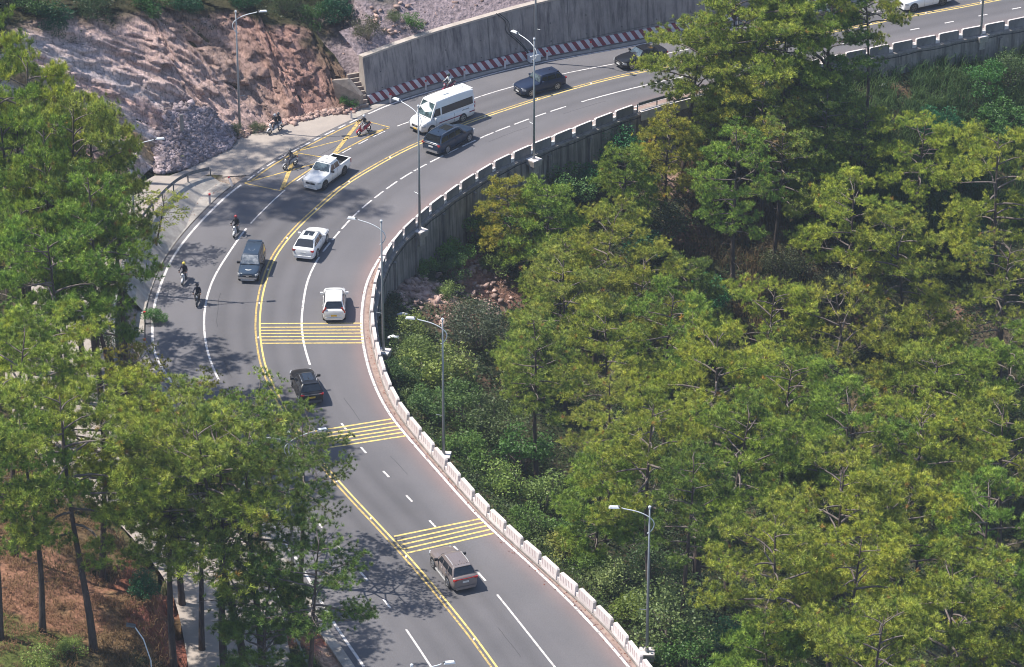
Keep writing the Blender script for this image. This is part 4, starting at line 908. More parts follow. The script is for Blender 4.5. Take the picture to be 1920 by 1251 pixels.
    if van: panes = [(None, .98), (.80, -2.82)]
    elif pick: panes = [(None, .02), (-.06, None)]
    elif kind in ('sedan',): panes = [(None, -.38), (-.46, None)]
    elif kind in ('mpv', 'bigmpv', 'boxmpv', 'bigsuv'): panes = [(None, -.20), (-.28, -1.12), (-1.20, None)]
    else: panes = [(None, -.30), (-.38, -1.20), (-1.28, None)]
    for s in (-1, 1):
        for (fa, ra) in panes:
            f0 = xf(tl) - .20 if fa is None else fa; f1 = xf(th) - .10 if fa is None else fa
            r0 = xr(tl) + .16 if ra is None else ra; r1 = xr(th) + .10 if ra is None else ra
            tl2, th2 = (.12, .64) if van and fa is not None else (tl, th * .97)
            if van: tl2, th2 = (.13, .60); f1 = min(f1, xf(.6) - .12) if fa is None else f1
            if van and fa is None: f1 = xf(.6) - .14
            c = [sidept(f0, tl2, s), sidept(r0, tl2, s), sidept(r1, th2, s), sidept(f1, th2, s)]
            quad('side_window', c, M_GLASS, nrm=(0, s * .97, .22), off=.012)
    # wheels
    xr_, xf_ = x1 - p['fo'] - p['wb'], x1 - p['fo']
    for x in (xf_, xr_):
        for s in (-1, 1):
            m = MB(); m.cyl((x, s * (h - .045), p['r'] + .015), p['r'] + .075, .10, 'Y', 20); m.build('wheel_arch', M_BLK if kind in ('bigsuv', 'pickup', 'suv') else M_TYRE, g)
            m = MB(); m.cyl((x, s * (h - .095), p['r']), p['r'], .22, 'Y', 22); wl_ = m.build('wheel', M_TYRE, g)
            m = MB(); rm = opts.get('rim', M_RIM); yy = s * (h + .018)
            for k in range(6):
                a = k * PI / 3; c = math.cos(a), math.sin(a); rr = p['r'] * .68
                m.box((x + c[0] * rr * .52, yy, p['r'] + c[1] * rr * .52), (rr * .95, .02, .085), 0, tilt=(0, -a))
            m.cyl((x, yy, p['r']), .07, .03, 'Y', 10)
            o_ = [(x + math.cos(2 * PI * j / 20) * p['r'] * .70, yy, p['r'] + math.sin(2 * PI * j / 20) * p['r'] * .70) for j in range(21)]; m.tube(o_, .022, 5, cap=False)
            m.build('rim', rm, wl_)
    # lamps, grille, bumpers, plates, mirrors, handles
    hz = p['nose'] - .10
    for s in (-1, 1):
        m = MB(); m.box((x1 - .20, s * h * .74, hz), (.36, .34, .15), s * -.42, tilt=(0, -.15)); m.build('headlight', M_HEAD, g)
        tz = B - .13
        if van: m = MB(); m.box((x0 + .03, s * (h - .14), 1.25), (.10, .16, .55)); m.build('tail_light', M_TAIL, g)
        elif kind == 'pickup' or kind == 'boxmpv': m = MB(); m.box((x0 + .05, s * (h - .13), B - .24), (.14, .18, .34)); m.build('tail_light', M_TAIL, g)
        elif kind == 'mpv' and opts.get('arrow'):
            m = MB(); m.box((x0 + .10, s * (h * .86), B - .02), (.12, .12, .50), 0, tilt=(s * .55, 0)); m.build('tail_light', M_TAIL, g)
        else: m = MB(); m.box((x0 + .07, s * (h - .24), tz), (.16, .42, .13), s * .28); m.build('tail_light', M_TAIL, g)
        m = MB(); mx_ = wsb - .25 if not van else wsb - .42; mz = B + .10
        m.box((mx_, s * (h + .13), mz), (.14, .24, .17), 0); m.box((mx_, s * (h + .0), mz - .06), (.06, .14, .05)); mi = m.build('mirror', opts.get('mir', pm), g)
        for xh in ((-.45, -1.25) if not pick else (.0, -.75)) if not van else (.35,):
            m = MB(); m.box((xh + .2, s * (h - .002), B - .16), (.20, .035, .035)); m.build('door_handle', opts.get('trim', pm), g)
        m = MB(); m.box(((xf_ + xr_) / 2, s * (h - .03), zb + .02), (p['wb'] - 2 * p['r'] - .12, .08, .10)); m.build('side_step', opts.get('step', M_BLK), g)
        for xj in ((wsb - .35, -.34, -1.15) if not van else (1.55, .88, -.6)):
            if xj < xr_ + p['r'] and not van: continue
            m = MB(); m.box((xj, s * (h - .004), (zb + B) / 2 + .05), (.015, .012, B - zb - .22)); m.build('door_seam', M_BLK, g)
    m = MB(); m.box((x1 - .035, 0, p['nose'] - .20), (.08, h * .95, .20), tilt=(0, -.12)); gr = m.build('grille', M_BLK, g)
    m = MB(); m.box((x1 + .01, 0, p['nose'] - .10), (.03, h * .9, .03)); m.box((x1 + .01, 0, p['nose'] - .20), (.03, .22, .10)); m.build('grille_trim', M_CHR, gr)
    m = MB(); m.box((x1 - .03, 0, .34), (.14, h * 1.35, .16), taper=.95); m.build('front_bumper', opts.get('bump', M_BLK), g)
    m = MB(); m.box((x1 + .045, 0, .47), (.02, .48, .12)); m.build('number_plate', opts.get('plf', opts.get('plate', M_PLW)), g)
    m = MB(); m.box((x0 + .02, 0, .40), (.16, h * 1.55, .20), taper=.97); m.build('rear_bumper', opts.get('rb', M_BLK), g)
    m = MB(); m.box((x0 - .01, 0, opts.get('plz', B - .34)), (.03, .46, .14)); m.build('number_plate', opts.get('plate', M_PLW), g)
    if opts.get('bar'): m = MB(); m.box((x0 + .0, 0, B - .10), (.05, W * .78, .045)); m.build('light_bar', opts['bar'], g)
    if opts.get('rails'):
        for s in (-1, 1):
            m = MB(); m.tube([(wst - .25, s * tw * .86, H - .02), (wst - .40, s * tw * .87, H + .055), (rft + .5, s * tw * .87, H + .055), (rft + .3, s * tw * .86, H - .02)], .024, 6); m.build('roof_rail', opts['rails'], g)
    if opts.get('sunroof'):
        a_, b_ = opts['sunroof']; m = MB(); m.box(((a_ + b_) / 2, 0, H + .032), (abs(a_ - b_), tw * 1.15, .02)); m.build('sunroof', M_GLASS, g)
    if opts.get('ribs'):
        m = MB()
        for k in range(-2, 3): m.box(((wst + rft) / 2 - .1, k * tw * .3, H + .03), (abs(wst - rft) * .7, .05, .03))
        m.build('roof_rib', pm, g)
    m = MB(); m.box((rft + .02, 0, H - .01), (.26, tw * 1.7, .035)); m.build('roof_spoiler', pm, g)
    m = MB(); m.box((rft + .55, 0, H + .06), (.12, .03, .09), taper=.4); m.build('roof_antenna', opts.get('ant', M_BLK), g)
    m = MB(); m.box((wsb - .02, .25, B + .075), (.05, .55, .02), .12); m.box((wsb - .02, -.35, B + .075), (.05, .55, .02), .12); m.build('wiper', M_BLK, g)
    if pick:
        m = MB(); bx0, bx1 = x0 + .10, rfb - .05; cx = (bx0 + bx1) / 2; ln_ = bx1 - bx0
        m.box((cx, 0, .66), (ln_, W * .80, .05)); 
        for s in (-1, 1): m.box((cx, s * h * .83, .90), (ln_, .05, .50))
        m.box((bx0 + .0, 0, .90), (.05, W * .80, .5)); m.box((bx1, 0, .90), (.05, W * .80, .5)); m.build('bed_liner', M_BLK, g)
        m = MB()
        for s in (-1, 1): m.box((cx, s * h * .90, B + .02), (ln_ + .1, .14, .05))
        m.box((bx0 - .03, 0, B + .01), (.09, W * .86, .06)); m.build('bed_rail', opts.get('railm', pm), g)
    if van:
        m = MB(); m.box((-.3, 0, H + .05), (.75, .55, .14), taper=.8); m.build('roof_vent', paint('white_paint', (.80, .80, .80)), g)
        mr = mat('maroon_stripe', (.22, .02, .05), .5)
        for s in (-1, 1):
            for a_, b_ in ((1.2, -1.45), (-2.35, -3.02)):
                m = MB(); m.box(((a_ + b_) / 2, s * (h + .001), .72), (abs(a_ - b_), .012, .09)); m.build('side_stripe', mr, g)
            m = MB()
            for k in range(6): m.box((-1.55 - k * .14, s * (h - .005), 1.12), (.09, .012, .09 if k % 2 else .06))
            m.build('side_lettering', mat('grey_lettering', (.2, .2, .22), .5), g)
    return g
def put(g, rear, front, side, W, z=0.0):
    """stand the car on its surveyed wheel contacts; side=+1 left wheels seen, -1 right wheels, 0 centre line points"""
    a, b = P(*rear), P(*front); d = (b - a)[:2]; ang = math.atan2(d[1], d[0]); u = np.array([math.cos(ang), math.sin(ang)]); l = np.array([-u[1], u[0]])
    c = (a + b)[:2] / 2 - l * side * (W / 2 - .1); g.location = (c[0], c[1], z + .012); g.rotation_euler = (0, 0, ang)
WHITE = paint('white_paint', (.82, .82, .82)); 
NAVY = paint('navy_paint', (.012, .022, .055)); BLACK = paint('black_paint', (.010, .010, .013)); TEAL = None; BRONZE = paint('bronze_grey_paint', (.20, .165, .16), .3); DBLUE = paint('dark_blue_paint', (.014, .030, .062)); OLDB = paint('old_blue_paint', (.030, .052, .088))
SILV = paint('silver_trim', (.55, .55, .55)); 
v = vehicle('suv', WHITE, 'white coupe SUV with dark sunroof driving away in the inner lane', 'car', 'parked_car' if False else 'white_suv', dict(sunroof=(-.05, -.85), bump=WHITE, rb=WHITE, p=dict(H=1.62, rft=-1.35, rfb=-2.12), plate=M_PLW)); put(v, (592.5, 484), (611.5, 455), -1, 1.88)
v = vehicle('mpv', WHITE, 'white people carrier with yellow plate at the upper yellow stripes', 'car', 'white_people_carrier', dict(plate=M_PLY, arrow=True, rb=WHITE, plz=.66, mir=WHITE)); put(v, (626.5, 604), (627.8, 560), 0, 1.76)
v = vehicle('suv', BLACK, 'black SUV with silver roof rails and yellow plate beside the pine branches', 'car', 'black_suv', dict(plate=M_PLY, rails=M_CHR, bar=M_CHR, sunroof=(.0, -1.2), mir=M_BLK, p=dict(W=1.82, L=4.5), rb=mat('grey_bumper', (.09, .09, .1), .4), trim=M_CHR)); put(v, (584, 757), (566, 716), 0, 1.82)
v = vehicle('bigsuv', BRONZE, 'bronze grey SUV with ribbed roof driving away below the lowest yellow stripes', 'car', 'bronze_suv', dict(ribs=True, rails=SILV, mir=M_BLK, step=SILV, bar=M_TAIL, rb=BRONZE, trim=SILV)); put(v, (842.5, 1102), (814.5, 1066), 1, 1.86)
v = vehicle('boxmpv', OLDB, 'old dark blue people carrier with white disc on its bonnet, facing the camera', 'car', 'old_people_carrier', dict(bump=SILV, rim=M_RIMD, trim=SILV, ws=mat('bright_windscreen', (.45, .47, .50), .05, spec=1, col2=(.12, .15, .2), scale=1.3, amount=(.4, .6)), mir=M_BLK)); put(v, (480, 488), (465, 530), 0, 1.68)
mm = MB(); mm.cyl((1.55, 0, .985), .30, .02, n=20); mm.build('bonnet_disc', M_PLW, v)  # flat white disc lying on the bonnet
mm = MB(); mm.cyl((-.3, 0, 1.84), .26, .02, n=20); mm.box((-.9, 0, 1.84), (.2, .5, .02)); mm.build('roof_badge', mat('pale_roof_badge', (.3, .33, .38), .5), v)
mm = MB(); mm.box((2.24, 0, .50), (.12, 1.5, .13)); mm.build('chrome_bumper', M_CHR, v)
v = vehicle('pickup', WHITE, 'white double cab pickup beside the yellow box marking', 'pickup truck', 'pickup_truck', dict(bump=WHITE, rim=M_RIMD, plate=M_PLW, mir=M_BLK, step=M_BLK)); put(v, (644.5, 328), (611.5, 352.5), 1, 1.88)
v = vehicle('van', WHITE, 'white high roof minibus with dark window band and maroon side stripe', 'minibus', 'minibus', dict(rim=M_RIM, ws=mat('minibus_windscreen', (.20, .30, .33), .05, spec=1, col2=(.02, .035, .04), scale=1.2, amount=(.4, .62)), plf=M_PLY)); put(v, (867, 228), (816, 247), 1, 2.04)
v = vehicle('bigmpv', DBLUE, 'dark blue minivan with roof rails next to the white minibus', 'car', 'blue_minivan', dict(rails=M_CHR, sunroof=(.1, -.9), rb=M_CHR, bar=M_CHR, mir=M_BLK)); put(v, (837.5, 287.5), (876.5, 266), -1, 1.99)
v = vehicle('suv', NAVY, 'very dark blue SUV behind the lamp post on the upper road', 'car', 'dark_blue_suv', dict(rim=M_RIM)); put(v, (1043.5, 168.5), (998.5, 180.5), 1, 1.88)
v = vehicle('sedan', BLACK, 'black saloon car partly behind the pine branches of the upper road', 'car', 'black_saloon', dict(rim=M_RIM, trim=M_CHR)); put(v, (1234, 117), (1186.5, 129.5), 1, 1.84)
v = vehicle('pickup', WHITE, 'white pickup cut by the top edge at the upper right', 'pickup truck', 'pickup_truck', dict(bump=WHITE, rim=M_RIMD, mir=M_BLK)); put(v, (1766, 10.5), (1718, 21), 1, 1.88)
v = vehicle('sedan', BLACK, 'black saloon hidden behind the pine crown near the hidden lamp post', 'car', 'black_saloon', dict(rim=M_RIM)); put(v, (1352, 112), (1404, 101), 0, 1.84)
v = vehicle('suv', BLACK, 'black SUV glimpsed through the topmost pine branches', 'car', 'black_suv', dict(rim=M_RIMD)); put(v, (1590, 38), (1540, 50), 0, 1.88)

# ------------------------------------------------------------------ motorcycles and riders
def scooter(paintm, label, pos_front, pos_rear):
    g = empty('motor_scooter', (0, 0, 0), 0, label, 'motor scooter', 'motor scooters on the road')
    for x, nm in ((.62, 'front_wheel'), (-.62, 'rear_wheel')):
        m = MB(); pts = [(x + math.cos(2 * PI * j / 20) * .235, 0, .29 + math.sin(2 * PI * j / 20) * .235) for j in range(21)]; m.tube(pts, .052, 8, cap=False); w = m.build(nm, M_TYRE, g, smooth_=True)
        m = MB(); m.cyl((x, 0, .29), .06, .10, 'Y', 10)
        for k in range(5): a = 2 * PI * k / 5; m.box((x + math.cos(a) * .11, 0, .29 + math.sin(a) * .11), (.22, .03, .035), 0, tilt=(0, -a))
        m.build('rim', M_RIM, w)
    m = MB(); secs = [(-.85, .04, .66, .80), (-.70, .11, .58, .80), (-.35, .15, .44, .78), (-.05, .15, .36, .74), (.12, .12, .30, .45), (.30, .13, .26, .40), (.42, .15, .30, .62), (.50, .17, .45, .95), (.56, .10, .70, 1.02)]
    rows = []
    for x, w, z0_, z1_ in secs: rows.append([(x, -w * .7, z0_), (x, -w, (z0_ + z1_) / 2), (x, -w * .6, z1_), (x, 0, z1_ + .01), (x, w * .6, z1_), (x, w, (z0_ + z1_) / 2), (x, w * .7, z0_)])
    m.sheet(rows, close=True); m.f.append(tuple(range(7))); m.m.append(0); m.f.append(tuple(len(m.v) - 7 + j for j in range(7))); m.m.append(0); m.build('body', paintm, g, smooth_=True, fixn=True)
    m = MB(); rows = [[(x, -w, z), (x, 0, z + .035), (x, w, z)] for x, w, z in ((-.74, .08, .83), (-.6, .13, .845), (-.25, .15, .80), (.05, .10, .76), (.10, .06, .72))]; m.sheet(rows); s = m.build('seat', M_BLK, g, smooth_=True); s.modifiers.new('t', 'SOLIDIFY').thickness = .07
    m = MB(); m.tube([(.44, -.34, 1.03), (.50, -.16, 1.04), (.52, 0, 1.0), (.50, .16, 1.04), (.44, .34, 1.03)], .018, 6); h_ = m.build('handlebar', M_BLK, g)
    for s_ in (-1, 1): m = MB(); m.tube([(.50, s_ * .22, 1.03), (.47, s_ * .27, 1.18)], .008, 4); m.box((.46, s_ * .28, 1.21), (.03, .12, .08)); m.build('mirror', M_BLK, h_)
    m = MB(); m.tube([(.62, .07, .29), (.56, .07, .62), (.50, .05, .92)], .022, 6); m.tube([(.62, -.07, .29), (.56, -.07, .62), (.50, -.05, .92)], .022, 6); m.build('fork', M_STEELD, g)
    m = MB(); rr = [[(.62 + math.cos(a) * .31, w, .29 + math.sin(a) * .31) for w in (-.07, 0, .07)] for a in np.linspace(.1, 2.5, 8)]; m.sheet(rr); f_ = m.build('front_mudguard', paintm, g, smooth_=True); f_.modifiers.new('t', 'SOLIDIFY').thickness = .02
    m = MB(); m.cyl((.585, 0, .86), .085, .05, 'X', 14); m.build('headlight', M_HEAD, g)
    m = MB(); m.box((-.86, 0, .74), (.06, .14, .07)); m.build('tail_light', M_TAIL, g)
    m = MB(); m.tube([(-.1, -.16, .26), (-.5, -.2, .3), (-.9, -.2, .38)], [.03, .045, .055], 8); m.build('exhaust', M_STEELD, g)
    m = MB(); m.box((-.90, 0, .58), (.02, .18, .14)); m.build('number_plate', M_PLW, g)
    a, b = P(*pos_rear), P(*pos_front); c = (a + b) / 2; ang = math.atan2(b[1] - a[1], b[0] - a[0]); g.location = (c[0], c[1], .012); g.rotation_euler = (0, 0, ang); return g
M_SKIN = mat('skin', (.36, .19, .13), .6)
def rider(at, jacket, trousers, helm, label, seatx=-.18, pillion=False, cap=False, shoe=(.03, .03, .03)):
    g = empty('person', tuple(at.location), at.rotation_euler[2], label, 'person')
    jm = mat('jacket_%02x%02x%02x' % tuple(int(c * 255) for c in jacket), jacket, .85, scale=6); tm = mat('trousers_%02x%02x%02x' % tuple(int(c * 255) for c in trousers), trousers, .85, scale=6)
    V_ = []; E = []; Rr = []
    def jn(p, r, par=None):
        V_.append(p); Rr.append(r); 
        if par is not None: E.append((par, len(V_) - 1))
        return len(V_) - 1
    x = seatx; pel = jn((x, 0, .90), .155); wa = jn((x + .03, 0, 1.08), .13, pel); ch = jn((x + .08, 0, 1.28), .155, wa); nk0 = jn((x + .10, 0, 1.42), .09, ch); nk = jn((x + .12, 0, 1.50), .055, nk0); hd = jn((x + .13, 0, 1.60), .085, nk); jn((x + .14, 0, 1.70), .075, hd)
    for s in (-1, 1):
        sh = jn((x + .08, s * .18, 1.37), .075, ch)
        hand = (.40, s * .30, 1.05) if not pillion else (x + .42, s * .14, 1.12)
        elb = (x + .22, s * .29, 1.14) if not pillion else (x + .12, s * .30, 1.12)
        el_ = jn(elb, .052, sh); wr = jn(tuple(np.array(elb) * .12 + np.array(hand) * .88), .034, el_); jn(hand, .036, wr)
        hp = jn((x + .02, s * .10, .88), .11, pel); kn = jn((x + .46, s * (.17 if not pillion else .25), .84), .075, hp); an = jn((x + (.42 if not pillion else .30), s * (.15 if not pillion else .24), .44), .045, kn); jn((x + .56 - (.12 if pillion else 0), s * .16 if not pillion else s * .25, .40), .04, an)
    me = bpy.data.meshes.new('body'); me.from_pydata(V_, E, []); o = bpy.data.objects.new('body', me); COL.objects.link(o)
    sk = o.modifiers.new('skin', 'SKIN'); o.modifiers.new('sub', 'SUBSURF').levels = 1
    for i, r in enumerate(Rr): me.skin_vertices[0].data[i].radius = (r, r)
    me.skin_vertices[0].data[0].use_root = True
    dg = bpy.context.evaluated_depsgraph_get(); me2 = bpy.data.meshes.new_from_object(o.evaluated_get(dg)); bpy.data.objects.remove(o)
    b = bmesh.new(); b.from_mesh(me2)
    # fingers: five tapered tubes closing round the grip, joined into the hand
    me2.materials.clear()
    for s in (-1, 1):
        hx, hy, hz = (.40, s * .30, 1.05) if not pillion else (x + .42, s * .14, 1.12)
        for k in range(5):
            mb = MB(); ln = (.05, .075, .08, .075, .06)[k]; oy = s * (.03 - .018 * k); 
            if k == 0: pts = [(hx - .01, hy + s * -.035, hz), (hx + .02, hy - s * .055, hz + .005), (hx + .035, hy - s * .05, hz - .02)]
            else: pts = [(hx + .02, hy + oy, hz + .01), (hx + .02 + ln * .5, hy + oy, hz + .01), (hx + .02 + ln * .55, hy + oy, hz - ln * .4), (hx + .02 + ln * .15, hy + oy, hz - ln * .55)]
            mb.tube(pts, [.010, .009, .008, .007][:len(pts)], 5); vs = [b.verts.new(q) for q in mb.v]
            for f in mb.f: b.faces.new([vs[i] for i in f])
    for f in b.faces:
        c = f.calc_center_median(); f.smooth = True
        hand = abs(c.x - ((.40) if not pillion else (x + .42))) < .07 and abs(abs(c.y) - (.30 if not pillion else .14)) < .07 and abs(c.z - (1.05 if not pillion else 1.12)) < .08
        f.material_index = 0 if (c.z > 1.49 and abs(c.y) < .12) or hand else (1 if c.z > .98 and (c.x < x + .3 or c.z > 1.0) else (3 if c.z < .46 else 2))
    b.to_mesh(me2); b.free()
    for m_ in (M_SKIN, jm, tm, mat('dark_shoe', shoe, .7)): me2.materials.append(m_)
    body = bpy.data.objects.new('body', me2); COL.objects.link(body); body.parent = g
    hc_ = Vector((x + .135, 0, 1.645))
    m = MB(); rows = []
    for i in range(9):
        t = PI * i / 8 * .72; rows.append([(hc_.x + math.sin(t) * .145 * math.cos(a), math.sin(t) * .128 * math.sin(a), hc_.z + math.cos(t) * .14) for a in np.linspace(0, 2 * PI, 15)[:-1]])
    m.sheet(rows, close=True); hm = m.build('helmet', mat('helmet_%02x%02x%02x' % tuple(int(c * 255) for c in helm), helm, .25, spec=.7), g, smooth_=True); hm.modifiers.new('t', 'SOLIDIFY').thickness = .012
    m = MB(); m.sheet([[(hc_.x + .13 * math.cos(a) + .025, .12 * math.sin(a), hc_.z + z) for a in np.linspace(-.9, .9, 7)] for z in (-.06, .0, .03)]); m.build('visor', M_GLASS, hm)
    m = MB()                                    # face under the visor: eyes, nose and mouth in simple relief
    m.box((hc_.x + .085, 0, hc_.z - .05), (.03, .022, .04)); m.box((hc_.x + .08, 0, hc_.z - .085), (.02, .05, .012))
    for s in (-1, 1): m.box((hc_.x + .082, s * .032, hc_.z - .025), (.012, .022, .012)); 
    m.build('face', M_SKIN, g)
    return g
MAR = paint('maroon_paint', (.28, .015, .05)); REDP = paint('red_paint', (.45, .012, .03)); GREYB = paint('grey_bike_paint', (.35, .35, .38)); WBIKE = paint('white_bike_paint', (.72, .72, .74)); BBIKE = BLACK
DK = (.022, .022, .028)
s = scooter(WBIKE, 'white scooter ridden toward the camera across the pale yard', (508.5, 251.5), (522.5, 246)); rider(s, DK, (.04, .045, .06), (.42, .42, .45), 'person in black steering the scooter on the pale yard'); rider(s, (.03, .03, .035), (.09, .10, .13), (.05, .05, .06), 'passenger in dark jacket behind the rider on the pale yard', seatx=-.58, pillion=True)
s = scooter(GREYB, 'grey scooter on the yellow box marking next to the white pickup', (537.5, 317.5), (551, 311.5)); rider(s, (.05, .05, .06), (.06, .065, .09), (.16, .16, .17), 'person in dark clothes riding the grey scooter on the box marking')
s = scooter(REDP, 'red scooter at the upper corner of the yellow box marking', (674.5, 254), (690, 247)); rider(s, (.02, .02, .025), (.50, .48, .47), (.62, .62, .63), 'person in black jacket and pale trousers on the red scooter')
s = scooter(WBIKE, 'white scooter on the tree shadow beside the white lane line', (438.5, 448), (447.5, 433)); rider(s, DK, (.03, .03, .04), (.34, .03, .04), 'person in black with dark red helmet near the lane line')
s = scooter(WBIKE, 'white scooter next to the left edge line', (341.5, 537), (350, 521)); rider(s, (.025, .02, .03), (.03, .03, .04), (.80, .62, .10), 'person wearing a yellow helmet on the scooter by the edge line')
s = scooter(BBIKE, 'black motorcycle with silver trim in front of the yellow helmet rider', (369, 578), (373, 561)); rider(s, (.015, .02, .04), (.02, .02, .025), (.02, .02, .025), 'person in black jacket and black helmet on the black motorcycle')
s = scooter(MAR, 'maroon scooter half hidden behind the white minibus roof', (833, 176.5), (849, 169)); rider(s, (.62, .66, .66), (.10, .10, .12), (.03, .05, .05), 'person in a white shirt beyond the white minibus')
# ------------------------------------------------------------------ foliage materials
def leaf_mat(name, rough=.6, trans=.25, spec=.25, hue=.06):
    m = bpy.data.materials.new(name); m.use_nodes = True; n = m.node_tree; b = n.nodes['Principled BSDF']; out = n.nodes['Material Output']
    at = n.nodes.new('ShaderNodeAttribute'); at.attribute_name = 'tint'; oi = n.nodes.new('ShaderNodeObjectInfo')
    mx = n.nodes.new('ShaderNodeMix'); mx.data_type = 'RGBA'; mx.blend_type = 'MULTIPLY'; mx.inputs[0].default_value = 1
    n.links.new(at.outputs['Color'], mx.inputs[6]); n.links.new(oi.outputs['Color'], mx.inputs[7])
    mr = n.nodes.new('ShaderNodeMapRange'); mr.inputs[3].default_value = .5 - hue / 2; mr.inputs[4].default_value = .5 + hue / 2; n.links.new(oi.outputs['Random'], mr.inputs[0])
    hs = n.nodes.new('ShaderNodeHueSaturation'); n.links.new(mr.outputs[0], hs.inputs['Hue']); n.links.new(mx.outputs[2], hs.inputs['Color'])
    b.inputs['Roughness'].default_value = rough; b.inputs['Specular IOR Level'].default_value = spec; n.links.new(hs.outputs[0], b.inputs['Base Color'])
    tr = n.nodes.new('ShaderNodeBsdfTranslucent'); n.links.new(hs.outputs[0], tr.inputs['Color']); ms = n.nodes.new('ShaderNodeMixShader'); ms.inputs[0].default_value = trans
    n.links.new(b.outputs[0], ms.inputs[1]); n.links.new(tr.outputs[0], ms.inputs[2]); n.links.new(ms.outputs[0], out.inputs[0]); MATS[name] = m; return m
M_NEED = leaf_mat('pine_needles', .5, .15, .4, .025)
M_LEAF = leaf_mat('broad_leaves', .5, .3, .4)
M_GRASS = leaf_mat('grass_blades', .7, .3, .2)
M_BARK = mat('pine_bark', (.115, .085, .072), .95, col2=(.05, .037, .032), scale=3.5, bump=.6, bscale=20, stretch=(1, 1, .25))
M_TWIG = mat('pale_twigs', (.20, .165, .145), .9, col2=(.10, .075, .065), scale=2.5)

def needle_tufts(pos, axis, rng, n=15, ln=.34, w=.042, tintf=None):
    """brushes of needles: each a fan of thin triangles round a shoot"""
    K = len(pos); d = rng.normal(size=(K, n, 3)); d /= np.linalg.norm(d, axis=2)[..., None]
    ax = axis / np.linalg.norm(axis, axis=1)[:, None]; d = d * .80 + ax[:, None, :] * .72; d /= np.linalg.norm(d, axis=2)[..., None]
    L = ln * (.7 + .55 * rng.random((K, n, 1))); b0 = pos[:, None, :] + ax[:, None, :] * (rng.random((K, n, 1)) * .16 - .05)
    r = rng.normal(size=(K, n, 3)); sd = np.cross(d, r); sd /= np.linalg.norm(sd, axis=2)[..., None] + 1e-9
    A = b0 + sd * w / 2 + d * L * .25; B = b0 - sd * w / 2 + d * L * .25; A0 = b0 + d * 0; C = b0 + d * L
    V = np.stack([A0, A, C, B], 2).reshape(-1, 3); f = np.arange(K * n * 4).reshape(-1, 4)
    t = rng.random(K); base = tintf(t, rng, pos)                                 # (K,3)
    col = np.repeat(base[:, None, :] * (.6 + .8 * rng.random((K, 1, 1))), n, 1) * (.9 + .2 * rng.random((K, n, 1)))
    c4 = np.stack([col * .4, col * .88, col * 1.18, col * .88], 2).reshape(-1, 3)  # dark gaps between tufts painted into the needle bases; tips lighter
    return V, f, c4
def pine_tint(t, rng, pos):
    a = np.array([.10, .18, .04]); b = np.array([.285, .36, .06]); c = np.array([.53, .545, .10]); d = np.array([.45, .27, .08])
    cl = fnoise(pos[:, 0] * 1.0 + pos[:, 2], pos[:, 1] + pos[:, 2] * .7, 1.3, 7); t = np.clip(t * .6 + cl * .5, 0, 1)[:, None]
    out = np.where(t < .45, a + (b - a) * t / .45, b + (c - b) * (t - .45) / .55)
    dead = rng.random(len(pos)) < .009; out[dead] = d; return out
